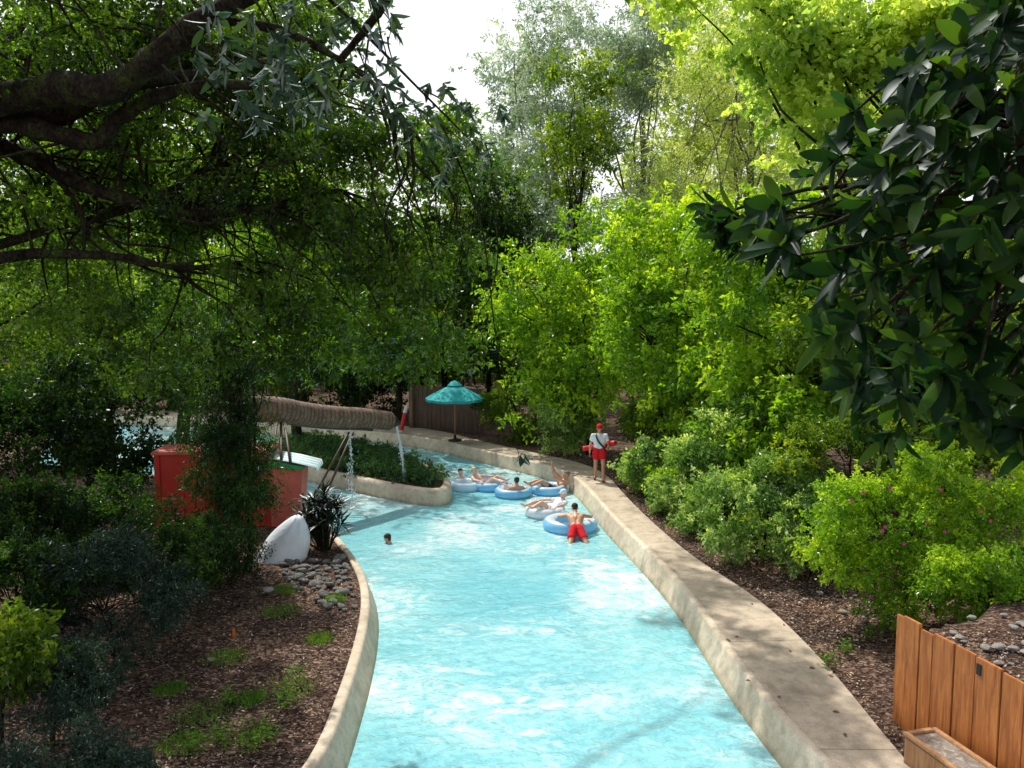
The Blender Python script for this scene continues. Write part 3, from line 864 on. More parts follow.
T('dark tree with bare lower trunk standing on the planted island', G(297, 441)[:2], [blob(300, 250, 33, 90, 110, 3.5), blob(250, 320, 33, 70, 50, 2.5), blob(370, 300, 32, 70, 70, 3)], 60, 15000, .20, .11, 'oak', 1.0, trunk_r=.2, trunk_top=PD(298, 300, 33))
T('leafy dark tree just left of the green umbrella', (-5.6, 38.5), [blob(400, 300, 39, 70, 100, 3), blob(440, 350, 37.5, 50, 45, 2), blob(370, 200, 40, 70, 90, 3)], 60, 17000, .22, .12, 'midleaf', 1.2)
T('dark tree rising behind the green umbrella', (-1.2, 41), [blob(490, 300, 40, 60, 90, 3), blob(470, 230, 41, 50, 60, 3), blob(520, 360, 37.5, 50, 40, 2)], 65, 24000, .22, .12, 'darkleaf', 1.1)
T('yellow green tree behind the middle of the far pool', (-11.5, 44), [blob(290, 270, 45, 80, 110, 3.5), blob(330, 350, 43, 70, 50, 2.5)], 60, 17000, .24, .14, 'bright', 1.3)  # brighter leaf colour stands in for sun coming through this crown
T('bright backlit tree behind the left end of the far pool', (-18, 44), [blob(190, 260, 45, 90, 120, 3.5), blob(200, 370, 43.5, 80, 35, 2)], 60, 17000, .24, .14, 'bright', 1.3)  # here too the backlit look is put into the leaf colour
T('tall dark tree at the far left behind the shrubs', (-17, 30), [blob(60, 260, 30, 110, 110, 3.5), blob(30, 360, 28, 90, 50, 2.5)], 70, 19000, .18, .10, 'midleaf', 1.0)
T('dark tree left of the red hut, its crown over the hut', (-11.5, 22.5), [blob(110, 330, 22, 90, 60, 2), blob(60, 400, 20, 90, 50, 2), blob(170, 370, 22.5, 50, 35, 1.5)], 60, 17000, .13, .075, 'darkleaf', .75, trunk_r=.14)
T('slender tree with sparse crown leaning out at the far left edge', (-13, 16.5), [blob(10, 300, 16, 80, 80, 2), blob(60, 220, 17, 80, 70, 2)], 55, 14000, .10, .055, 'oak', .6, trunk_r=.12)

T('tall tree whose crown shows through the oak limbs at upper left', (-13, 31), [blob(90, 70, 31, 130, 80, 3), blob(250, 110, 34, 90, 80, 3), blob(170, 180, 32, 100, 50, 2.5)], 80, 22000, .2, .11, 'midleaf', 1.1, trunk_r=.22)

# juniper-like sapling in front of the red hut
plant('juniper_tree', 'dark feathery juniper sapling in front of the red hut', 'tree', None, (-5.45, 16.0),
      [blob(235, 350, 16, 50, 50, .8), blob(236, 430, 16, 46, 45, .8), blob(228, 490, 15.8, 48, 45, .9), blob(210, 550, 15.4, 56, 40, .9)], 190, 70000, .08, .022, 'darkleaf', .32,
      trunk_r=.06, limbs=26, droop=.8, hollow=.0, trunk_top=PD(240, 310, 16), up=.3)

# --- right side and background
T('tall blue green pine behind the river bend, left of its twin', (2.0, 50), [blob(560, 60, 50, 45, 60, 3.5), blob(545, 140, 50, 50, 60, 4), blob(560, 220, 49, 60, 60, 4)], 75, 26000, .30, .10, 'pine', 1.3, name='pine_tree', bark='greybark', trunk_r=.3, hollow=.2)
T('tall blue green pine behind the river bend, nearer the yellow cypress', (9, 54), [blob(640, 40, 54, 45, 60, 3.5), blob(620, 110, 54, 50, 70, 4), blob(650, 200, 53, 50, 70, 4)], 75, 26000, .30, .10, 'pine', 1.3, name='pine_tree', bark='greybark', trunk_r=.3, hollow=.2)
T('hazy pale tree far behind the river bend, under the gap of sky', (-3, 56), [blob(495, 190, 56, 50, 55, 3.5), blob(470, 260, 56, 60, 60, 3.5), blob(512, 115, 56, 30, 55, 2.5)], 65, 18000, .34, .16, 'pine', 1.5, bark='greybark', hollow=.2)
T('tall pale green tree far behind, between the pines and the cypress', (13.5, 58), [blob(700, 60, 58, 60, 70, 4), blob(690, 160, 58, 70, 70, 4)], 70, 20000, .36, .18, 'cypress', 1.6, bark='greybark', hollow=.2)
T('wide yellow green tree filling the back above the bright trees', (20, 52), [blob(800, 60, 52, 70, 80, 4), blob(790, 170, 52, 80, 70, 4), blob(880, 120, 52, 70, 90, 4)], 85, 26000, .34, .17, 'lime', 1.5, bark='greybark', hollow=.2)
T('drooping dark green tree between the oak and the gap of sky', (-3.5, 40), [blob(455, 190, 41, 50, 90, 3), blob(490, 200, 42, 35, 60, 2.5), blob(430, 280, 41, 60, 60, 3)], 60, 19000, .22, .12, 'midleaf', 1.1)
T('dark dense tree top standing in front of the two pines', (3.2, 37), [blob(585, 90, 37, 32, 60, 2), blob(572, 160, 37, 33, 35, 2)], 34, 8000, .2, .1, 'midleaf', .9, trunk_r=.16)
T('feathery yellow green cypress with pale trunk above the bright trees', (10.5, 35), [blob(720, 80, 35, 55, 90, 3), blob(680, 190, 35, 60, 60, 3), blob(760, 160, 35, 50, 80, 3), blob(720, 270, 34, 60, 50, 3)], 95, 30000, .2, .045, 'cypress', 1.0, name='cypress_tree', bark='greybark', trunk_r=.18, limbs=34, hollow=.1, trunk_top=PD(752, 20, 35))
T('second feathery cypress standing behind and right of the first', (16.5, 40), [blob(820, 90, 40, 60, 100, 3), blob(850, 200, 40, 70, 80, 3)], 70, 20000, .22, .06, 'cypress', 1.2, name='cypress_tree', bark='greybark', trunk_r=.2, hollow=.1)
T('lime leaved tree lit from behind above the magnolia', (9.5, 18), [blob(800, 20, 18.5, 55, 45, 1.5), blob(880, 40, 18, 70, 50, 1.8), blob(960, 10, 17, 80, 50, 1.8), blob(700, 0, 19.5, 55, 40, 1.5), blob(770, 60, 19.5, 50, 50, 1.4), blob(830, 110, 19, 60, 50, 1.8)], 150, 17000, .17, .14, 'lime', .6, trunk_r=.16, limbs=30, hollow=0)
T('bright green tree at the river bend behind the lifeguard', (2.9, 29.5), [blob(540, 300, 31, 55, 60, 2), blob(590, 350, 29, 60, 60, 2), blob(600, 260, 31, 60, 60, 2), blob(545, 400, 30, 60, 40, 1.5)], 85, 24000, .19, .11, 'bright', .8, name='broadleaf_tree', limbs=20)
T('bright green tree to the right of the lifeguard', (6.6, 26), [blob(680, 260, 27, 70, 70, 2.2), blob(650, 340, 26, 60, 70, 2), blob(700, 390, 24, 70, 60, 1.8)], 95, 27000, .18, .105, 'bright', .75, limbs=20)
T('bright green tree just left of the magnolia, arching forward', (8.5, 21.5), [blob(760, 240, 22, 60, 60, 1.8), blob(770, 330, 21.5, 70, 80, 2), blob(790, 420, 19.5, 60, 40, 1.5)], 95, 26000, .17, .095, 'bright', .65, limbs=24)
T('shaded green tree seen beneath the magnolia leaves', (10.5, 19), [blob(890, 330, 19.5, 90, 110, 2), blob(980, 380, 18, 90, 90, 2)], 90, 30000, .14, .08, 'midleaf', .7, limbs=20)
T('tall green tree filling the gap behind the magnolia', (16, 26), [blob(930, 180, 27, 110, 130, 3), blob(1000, 300, 26, 90, 100, 3)], 70, 24000, .2, .11, 'midleaf', 1.1)

SH = 'shrubs planted beside the river'
def shrub(label, px, py, Y, rx, rz, ry, n, Ls, Ws, mat, K=40, cr=.3, grp=SH, extra=(), **kw):
    c = PD(px, py, Y)
    extra = list(extra)
    for k_ in range(5):
        a_ = RNG.uniform(-.3, math.pi + .3); extra.append((px + math.cos(a_) * rx * .75, py - math.sin(a_) * rz * .75, Y + RNG.uniform(-.4, .4), rx * RNG.uniform(.3, .5), rz * RNG.uniform(.3, .5), ry * .5))
    return plant('shrub', label, 'shrub', grp, (c[0], c[1]), [blob(px, py, Y, rx, rz, ry)] + [blob(*e) for e in extra], K, n, Ls, Ws, mat, cr,
                 trunk_r=.03, limbs=22, partname='foliage', stem='stems', **kw)
shrub('dark shrub at the water bend directly behind the floating bathers', 520, 415, 32.5, 38, 30, 1.3, 9000, .12, .07, 'midleaf', 36, .42)
shrub('pale dappled shrub just left of the lifeguard', 567, 425, 29.5, 30, 32, 1.1, 9000, .12, .07, 'pale', 36, .4)
shrub('small round shrub touching the path right of the lifeguard', 650, 466, 23.2, 24, 26, .7, 7000, .11, .065, 'pale', 34, .26)
shrub('pale variegated shrub third from the wooden retaining wall', 693, 480, 20.6, 46, 40, .9, 11000, .105, .062, 'pale', 44, .26)
shrub('large pale variegated shrub next to the bright flowering bush', 765, 515, 16.8, 66, 52, 1.0, 17000, .095, .056, 'pale', 70, .26)
shrub('taller shrub with pale leaves behind the variegated one', 740, 450, 20.5, 60, 50, 1.2, 14000, .105, .06, 'pale', 50, .28)
shrub('dark green shrub filling the gap right behind the lifeguard', 662, 418, 27, 38, 40, 1.2, 14000, .14, .08, 'midleaf', 50, .45)
shrub('shaded shrub high on the right bank between the tall bright trees', 725, 395, 25, 55, 45, 1.5, 17000, .14, .08, 'bright', 60, .45)
shrub('leafy shrub at the back of the right bank below the magnolia', 815, 405, 21, 60, 45, 1.4, 16000, .13, .075, 'midleaf', 60, .42)
shrub('small pale shrub nearest the path in the middle of the right bank', 722, 512, 18.9, 40, 34, .7, 9000, .10, .058, 'pale', 40, .26)
shrub('small bright green shrub wedged between two pale ones on the right bank', 676, 488, 21.6, 24, 24, .6, 6000, .10, .055, 'bright', 30, .26)
shrub('small pale shrub touching the bright flowering bush', 812, 530, 15.7, 38, 40, .6, 9000, .09, .05, 'pale', 40, .24)
fb = shrub('bright green bush with a few pink flowers above the wooden wall', 905, 530, 13.3, 92, 78, 1.0, 44000, .068, .04, 'bright', 150, .26, extra=[(985, 505, 13.6, 80, 60, 1.2), (890, 580, 12.9, 70, 40, .6), (960, 575, 12.8, 60, 40, .6)])
shrub('bright green bush at the right edge over the stony bank', 1005, 588, 11.9, 72, 46, .9, 20000, .06, .036, 'bright', 70, .22)
shrub('leafy shrub tucked under the magnolia branches', 850, 465, 16.8, 75, 50, 1.0, 22000, .08, .045, 'midleaf', 60, .3)
# flowers on the bush
for i in range(14):
    p = PD(RNG.uniform(850, 1015), RNG.uniform(480, 560), 12.3 + RNG.uniform(-.2, .3)); mb = MB()
    V = [np.zeros(3)]
    for k in range(12):
        a = k * math.pi / 6; V.append(np.array([math.cos(a), -.4 + .2 * (k % 2), math.sin(a)]) * (.036 if k % 2 == 0 else .02))
    mb.add(V, [(0, 1 + k, 1 + (k + 1) % 12) for k in range(12)])
    mb.build('flower', M['flower'], fb, p - np.array(fb.location))

LS = 'dark shrubs on the left bank'
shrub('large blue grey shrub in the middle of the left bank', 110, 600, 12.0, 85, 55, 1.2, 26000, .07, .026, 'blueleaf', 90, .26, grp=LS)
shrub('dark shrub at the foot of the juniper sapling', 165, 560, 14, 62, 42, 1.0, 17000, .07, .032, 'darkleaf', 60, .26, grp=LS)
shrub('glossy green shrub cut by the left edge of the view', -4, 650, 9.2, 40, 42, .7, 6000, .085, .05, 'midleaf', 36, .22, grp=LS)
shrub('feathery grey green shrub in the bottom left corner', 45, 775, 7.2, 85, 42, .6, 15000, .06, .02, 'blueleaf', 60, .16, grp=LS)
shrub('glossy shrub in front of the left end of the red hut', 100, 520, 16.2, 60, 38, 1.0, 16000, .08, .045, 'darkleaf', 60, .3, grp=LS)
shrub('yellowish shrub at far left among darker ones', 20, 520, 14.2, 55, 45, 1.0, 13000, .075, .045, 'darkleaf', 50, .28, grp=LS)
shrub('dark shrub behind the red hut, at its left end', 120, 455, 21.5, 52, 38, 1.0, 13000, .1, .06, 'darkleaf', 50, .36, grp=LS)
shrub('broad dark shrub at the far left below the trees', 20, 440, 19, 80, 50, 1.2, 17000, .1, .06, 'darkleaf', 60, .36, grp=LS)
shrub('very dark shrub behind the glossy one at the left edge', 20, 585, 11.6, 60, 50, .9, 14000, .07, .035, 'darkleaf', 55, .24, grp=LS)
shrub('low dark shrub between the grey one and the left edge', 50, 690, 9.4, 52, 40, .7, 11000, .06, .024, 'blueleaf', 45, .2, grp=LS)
FS = 'shrubs along the far pool deck'
for i, (px, Y) in enumerate([(60, 42.5), (130, 42.8), (205, 43), (265, 42), (330, 41), (385, 40)]):
    shrub(['dark shrub on the far deck, furthest left', 'shrub on the far deck, second from the left', 'shrub on the far deck above the red hut', 'shrub on the far deck behind the ribbed trunk base',
           'shrub on the far deck above the ribbed trunk', 'shrub on the far deck above the spout'][i], px, 385, Y, 42, 32, 1.5, 8000, .17, .1, ['midleaf', 'darkleaf', 'midleaf', 'midleaf', 'darkleaf', 'darkleaf'][i], 36, .55, grp=FS)

# island ground cover (stuff)
def cover(name, label, poly, n, hmax, Lm, Wm, mat, cr=.35):
    mn, mx = poly.min(0), poly.max(0); pts = []
    while len(pts) < 260:
        p = RNG.uniform(mn, mx)
        if pip(poly, np.array([p[0]]), np.array([p[1]]))[0] and dist_poly(poly, np.array([p[0]]), np.array([p[1]]), True)[0] > .35: pts.append(p)
    pts = np.array(pts); z = RNG.uniform(.1, hmax, len(pts))
    P = np.concatenate([pts, z[:, None]], 1)
    V, q, t = rand_leaves(P, np.full(len(P), cr) * RNG.uniform(.6, 1.2, len(P)), n, Lm, Wm, .6, -.1, .7, .5, np.clip(RNG.normal(.4, .2, len(P)), 0, 1))
    V[:, 2] = np.maximum(V[:, 2], .01)
    tag(link(name, quads_mesh(name, V, q, M[mat], t)), label, 'ground cover', kind='stuff')
cover('ground_cover', 'low dark green evergreen planting covering the island', Ir, 46000, .27, .10, .05, 'cover')

# weeds and grass on the left bank
def tufts():
    Vs = []; n = 0
    spots = [(280, 612, .45), (225, 658, .4), (290, 690, .5), (200, 715, .5), (245, 735, .5), (180, 745, .4), (320, 640, .3), (285, 590, .35), (170, 690, .3), (250, 700, .3), (335, 600, .25)]
    P = []
    for px, py, r in spots:
        c = G(px, py); m = 420
        a = RNG.uniform(0, 6.28, m); rr = np.sqrt(RNG.uniform(0, 1, m)) * r * RNG.uniform(.5, 1, m)
        P.append(np.stack([c[0] + np.cos(a) * rr, c[1] + np.sin(a) * rr, np.full(m, -.01)], 1))
    P = np.concatenate(P); m = len(P)
    D = norm(RNG.normal(0, .45, (m, 3)) + np.array([0, 0, 1])); Nn = norm(RNG.normal(size=(m, 3)) * [1, 1, .2])
    V, q = leaf_quads(P, D, Nn, RNG.uniform(.05, .14, m), np.full(m, .008), .1)
    tag(link('grass', quads_mesh('grass', V, q, M['weed'], np.repeat(RNG.uniform(.1, .8, m), 4))), 'thin patches of grass growing in the left mulch bank', 'grass', kind='stuff')
tufts()
WD = 'small leafy weeds on the mulch'
weed_spots = [(297, 683, 'weed beside the sunlit patch in the middle of the left mulch'), (287, 708, 'weed just below the sunlit patch on the left mulch'), (228, 704, 'weed in the shade left of the sunlit patch'),
              (217, 745, 'weed at the bottom of the mulch, left of centre'), (252, 752, 'tallest weed at the bottom edge of the mulch'), (268, 742, 'weed at the bottom edge nearest the river wall'), (192, 752, 'weed nearest the grey corner shrub'),
              (845, 655, 'weed on the right mulch between path and board wall'), (868, 640, 'weed on the right mulch nearest the board wall'), (828, 668, 'weed on the right mulch nearest the path')]
for px, py, lb in weed_spots:
    c = G(px, py); n = 46
    root = tag(empty('weed', (c[0], c[1], 0)), lb, 'weed', WD)
    hs = RNG.uniform(.03, .24, n)
    P = np.stack([RNG.normal(0, .07, n), RNG.normal(0, .07, n), hs], 1)
    D = norm(np.stack([RNG.normal(0, 1, n), RNG.normal(0, 1, n), RNG.uniform(-.1, .5, n)], 1)); Nn = norm(RNG.normal(0, .4, (n, 3)) + [0, 0, 1])
    V, q = leaf_quads(P, D, Nn, RNG.uniform(.05, .1, n), RNG.uniform(.025, .045, n))
    link('leaves', quads_mesh('leaves', V, q, M['weed'], np.repeat(RNG.uniform(.2, 1, n), 4)), root)
    mb = MB()
    for k in range(7):
        j = RNG.integers(n); mb.tube(limb_path((0, 0, -.01), P[j], 4, 0, .1), .003, 5)
    mb.build('stem', M['weed'], root)

# chips and litter
def litter(name, label, n, fn, mat, smin, smax, cols=(.0, 1)):
    P = fn(n); n = len(P)
    P[:, 2] = hland(P[:, 0], P[:, 1]) + RNG.uniform(-.005, .02, n)
    D = norm(np.stack([RNG.normal(0, 1, n), RNG.normal(0, 1, n), RNG.normal(0, .3, n)], 1)); Nn = norm(RNG.normal(0, .35, (n, 3)) + [0, 0, 1])
    s = RNG.uniform(smin, smax, n)
    V, q = leaf_quads(P, D, Nn, s, s * RNG.uniform(.25, .6, n), .1)
    tag(link(name, quads_mesh(name, V, q, mat, np.repeat(RNG.uniform(*cols, n), 4))), label, 'leaf litter', kind='stuff')
M['litter'] = leafmat('litter', [(.03, .018, .012), (.13, .08, .055), (.66, .52, .40)], trans=.1, gloss=.2, tcol=(1, 1, 1))
def lf(n):
    X = RNG.uniform(-9, -1, n); Y = RNG.uniform(6, 20, n)
    ok = ~inwater(X, Y) & (dist_poly(Lr, X, Y) > .2); return np.stack([X[ok], Y[ok], X[ok] * 0], 1)
def rf(n):
    Y = RNG.uniform(6, 30, n); xe = np.interp(Y, Dr[:60, 1], Dr[:60, 0]); X = xe + RNG.uniform(.03, 4.5, n)
    fx = np.interp(Y, [5.2, 8.4, 10.1, 12], [6.25, 5.45, 5.03, 5.0]); ok = ~((Y < 10.4) & (abs(X - fx) < .22)) & ~((Y < 12.3) & (Y > 10) & (X > 5.1)); return np.stack([X[ok], Y[ok], X[ok] * 0], 1)
litter('leaf_litter', 'brown bark chips and dead leaves on the left bank', 34000, lf, M['litter'], .015, .06)
litter('leaf_litter', 'brown bark chips and dead leaves on the right bank', 60000, rf, M['litter'], .015, .07)
for i, (px, py) in enumerate([(728, 640), (737, 637), (784, 625), (831, 676), (748, 681), (845, 735), (790, 651), (779, 697), (812, 668), (752, 604), (836, 712)]):
    mb = MB(); c = G(px, py, .015); a = RNG.uniform(0, 6)
    d = np.array([math.cos(a), math.sin(a), 0]); s = np.array([-d[1], d[0], 0]); l = RNG.uniform(.035, .06)
    V = [c - d * l, c - d * l * .3 + s * l * .5 + [0, 0, .015], c + d * l * .3 + s * l * .4 + [0, 0, .02], c + d * l, c + d * l * .2 - s * l * .45 + [0, 0, .02], c - d * l * .4 - s * l * .4 + [0, 0, .012], c]
    mb.add(V, [(6, 0, 1), (6, 1, 2), (6, 2, 3), (6, 3, 4), (6, 4, 5), (6, 5, 0)])
    tag(mb.build('fallen_leaf', M['deadleaf']), 'curled brown dead leaf lying on the concrete path', 'leaf', 'dead leaves on the path')

# rocks
def rock_mesh(r, sd, flat=.5):
    import bmesh
    rg = np.random.default_rng(sd); bm = bmesh.new(); bmesh.ops.create_icosphere(bm, subdivisions=3, radius=1)
    pl = norm(rg.normal(size=(11, 3))); dd = rg.uniform(.62, .95, 11)
    for v in bm.verts:
        p = np.array(v.co[:])
        for a, d in zip(pl, dd):
            k = p @ a
            if k > d: p = p - a * (k - d) * .85
        v.co = Vector(p * r * np.array([1.15, .85, flat]))
    me = bpy.data.meshes.new('rock'); bm.to_mesh(me); bm.free()
    me.polygons.foreach_set('use_smooth', [True] * len(me.polygons)); return me
RM = [rock_mesh(1, s) for s in range(5)]
for m_ in RM: m_.materials.append(M['rock'])
RP = []
for m_ in RM[:3]:
    c_ = m_.copy(); c_.materials.clear(); c_.materials.append(M['palerock']); RP.append(c_)
placed = []
tries = 0
while len(placed) < 80 and tries < 4000:
    tries += 1
    px = RNG.uniform(283, 362); py = RNG.uniform(560, 612)
    if py > 575 + (px - 283) * .55 + 8: continue
    c = G(px, py); r = RNG.uniform(.045, .135)
    if dist_poly(Lr, np.array([c[0]]), np.array([c[1]]))[0] < r + .2 or inwater(np.array([c[0]]), np.array([c[1]]))[0]: continue
    if any(math.dist(c[:2], p[:2]) < (r + p[2]) * .75 for p in placed): continue
    placed.append((c[0], c[1], r))
    o = link('rock', RM[RNG.integers(5)], None, (c[0], c[1], r * .3)); o.scale = (r, r, r); o.rotation_euler = (RNG.normal(0, .2), RNG.normal(0, .2), RNG.uniform(0, 6))
    tag(o, 'grey river stone lying in the stone bed below the spiky plant', 'rock', 'grey stones bedded below the spiky plant')
pale = [(268, 592, .11, 'pale stone lying alone left of the stone bed'), (211, 661, .06, 'small round white stone alone on the left mulch')]
for px, py, r, lb in pale:
    c = G(px, py); o = link('rock', RP[0], None, (c[0], c[1], r * .4)); o.scale = (r, r, r); tag(o, lb, 'rock')
k = 0
for px, py, r in [(820, 594, .07), (843, 613, .08), (870, 604, .07), (805, 600, .05), (865, 618, .05), (880, 598, .06), (794, 575, .05), (832, 606, .045), (855, 596, .05), (838, 632, .04)]:
    c = G(px, py); z = float(hland(c[0], c[1])); c = G(px, py, z)
    o = link('rock', RP[k % 3], None, (c[0], c[1], float(hland(c[0], c[1])) + r * .3)); k += 1; o.scale = (r, r, r); o.rotation_euler = (0, 0, RNG.uniform(0, 6))
    tag(o, 'pale stone at the foot of the bright flowering bush', 'rock', 'pale stones under the flowering bush')
for i in range(26):
    x = RNG.uniform(5.6, 6.9); y = RNG.uniform(8.9, 11.2)
    fx = np.interp(y, [5.2, 8.4, 10.1, 12], [6.25, 5.45, 5.03, 5.0])
    if x < fx + .18: x = fx + .2 + RNG.uniform(0, 1)
    r = RNG.uniform(.03, .085); o = link('rock', RP[i % 3], None, (x, y, float(hland(x, y)) + r * .3)); o.scale = (r, r, r); o.rotation_euler = (0, 0, RNG.uniform(0, 6))
    tag(o, 'pale stone on the raised bank held by the board wall', 'rock', 'pale stones on the raised bank')

# white plaster rock
def white_rock():
    c = G(281, 562); root_z = 0
    import bmesh
    bm = bmesh.new(); bmesh.ops.create_icosphere(bm, subdivisions=5, radius=1)
    for v in bm.verts:
        x, y, z = v.co
        t = (z + 1) / 2
        rd = math.hypot(x, y) + 1e-6
        w = .60 * max(0, 1 - t) ** .43 * min(1, (t + .02) * 30); x = x / rd; y = y / rd
        lean = .40 * t
        nx = x * w * 1.0 + lean + .02 * math.sin(4 * z + 2 * x)
        v.co = Vector((nx, y * w * .8 + .02 * math.sin(4 * x), t * .98 - .06 + .015 * math.sin(9 * x + 5 * y)))
    me = bpy.data.meshes.new('white_boulder'); bm.to_mesh(me); bm.free()
    me.polygons.foreach_set('use_smooth', [True] * len(me.polygons)); me.materials.append(M['snow'])
    tag(link('white_boulder', me, None, (c[0] - .12, c[1] + .35, 0)), 'white peaked boulder leaning against the spiky dark plant', 'rock')
white_rock()

# spiky plant
def spiky():
    c = G(331, 556)
    root = tag(empty('spiky_plant', (c[0] - .25, c[1] + .5, -.02)), 'dark plant with strap like spiky leaves at the water edge', 'plant')
    tips = []; dirs = []
    for i in range(46):
        a = RNG.uniform(0, 6.28); r = RNG.uniform(0, .55)
        h = RNG.uniform(.2, 1.3) * (1 - r * .4)
        tips.append(np.array([math.cos(a) * r, math.sin(a) * r * .7, h])); dirs.append(np.array([math.cos(a) * r * .9, math.sin(a) * r * .6, 1.0]))
    V, q, t = whorl_leaves(np.array(tips), np.array(dirs), (12, 16), .44, .045, (0, .9), seg=3)
    link('leaves', quads_mesh('leaves', V, q, M['spiky'], t, True), root)
    mb = MB()
    for p in tips: mb.tube(limb_path((p[0] * .3, p[1] * .3, 0), p, 4, 0, .05), .012, 6)
    mb.build('stem', M['bark'], root)
spiky()

# ------------------------------------------------------------------ red hut
def hut():
    c = G(215, 528)
    root = tag(empty('hut', (c[0], c[1], 0), R(6)), 'small red flat roofed hut with an awninged pinkish end by the pool', 'hut')
    W, D, H = 2.75, 1.05, 1.85
    mb = MB(); mb.box((0, D / 2, H / 2), (W, D, H), bev=.015); mb.build('wall', M['red'], root)
    mb = MB(); mb.box((0, D / 2, H + .045), (W + .14, D + .14, .085), bev=.02); mb.build('roof', M['pinkred'], root)
    for sx in (-1, 1):
        mb = MB(); mb.box((sx * (W / 2 - .06), -.018, H / 2), (.13, .03, H - .01), bev=.005); mb.build('corner_board', M['red'], root)
    # louvred vent near the left end
    v = MB(); v.box((-.98, -.016, .55), (.5, .03, .5), bev=.005); vo = v.build('vent', M['pinkred'], root)
    for k in range(5):
        s = MB(); s.box((-.98, -.05, .37 + k * .09), (.42, .05, .02), rot=Matrix.Rotation(R(25), 3, 'X')); s.build('slat', M['red'], vo)
    lb = MB(); lb.lathe([(0, .0), (.085, .0), (.085, .03), (.07, .06), (.0, .075)], 20)
    l = lb.build('lamp', M['whitep'], root); l.location = (1.1, -.035, 1.48); l.rotation_euler = (R(90), 0, 0)
    br = MB(); br.box((1.1, -.02, 1.66), (.06, .04, .14), bev=.01); br.build('bracket', M['dark'], root)
    # lean-to end, wall flaring towards the foot
    x0 = W / 2 + .003; x1 = x0 + .78; d0, d1 = -.05, .95; h0, h1 = 1.5, 1.42
    fl = -.1
    V = [(x0, d0, 0), (x1 + fl, d0, 0), (x1, d0, h1), (x0, d0, h0), (x0, d1, 0), (x1 + fl, d1, 0), (x1, d1, h1), (x0, d1, h0)]
    mb = MB(); mb.add(V, [(0, 1, 2, 3), (5, 4, 7, 6), (1, 5, 6, 2), (4, 0, 3, 7), (3, 2, 6, 7), (0, 4, 5, 1)], smooth=False); mb.build('end_wall', M['pinkred'], root)
    t = MB(); t.box((x0 + .12, d0 - .015, .98), (.035, .03, .16), bev=.006); t.build('handle', M['dark'], root)
    t = MB(); t.box((x1 + .0, d0 - .012, .75), (.03, .03, .2), bev=.006); t.build('hinge', M['dark'], root)
    g = MB(); V = [(x0 - .02, d0 - .06, h0 + .01), (x1 + .06, d0 - .06, h0 - .07), (x1 + .06, d0 - .06, h0 + .0), (x0 + .3, d0 - .06, h0 + .12), (x0 - .02, d0 - .06, h0 + .18)]
    V2 = [(a, b + .04, cc) for a, b, cc in V]; n = 5
    g.add(V + V2, [tuple(range(n))[::-1], tuple(range(n, 2 * n))] + [(i, (i + 1) % n, n + (i + 1) % n, n + i) for i in range(n)], smooth=False); g.build('gable_trim', M['green'], root)
    aw = MB(); k = 9; xs = np.linspace(x0 - .02, x1 + .38, k * 2 + 1)
    ys = [d0 - .05, d1 + .05]; rows = []
    # corrugated striped awning, sloping to the right
    for i in range(len(xs) - 1): pass
    nb = 8
    for i in range(nb):
        ya = ys[0] + (ys[1] - ys[0]) * i / nb; yb = ys[0] + (ys[1] - ys[0]) * (i + 1) / nb
        V = []; 
        for u in (0, .5, 1):
            yy = ya + (yb - ya) * u; zz = .03 if u == .5 else 0
            V += [(x0 - .02, yy, h0 + .24 + zz), (x0 + .6, yy, h0 + .12 + zz), (x1 + .34, yy, h0 - .02 + zz), (x1 + .38, yy, h0 - .13 + zz)]
        f = []
        for a in range(2):
            for b in range(3): f.append((a * 4 + b, a * 4 + b + 1, a * 4 + b + 5, a * 4 + b + 4))
        aw.add(V, f, mi=i % 2, smooth=True)
    aw.build('awning', [M['awning'], M['whitep']], root)
hut()

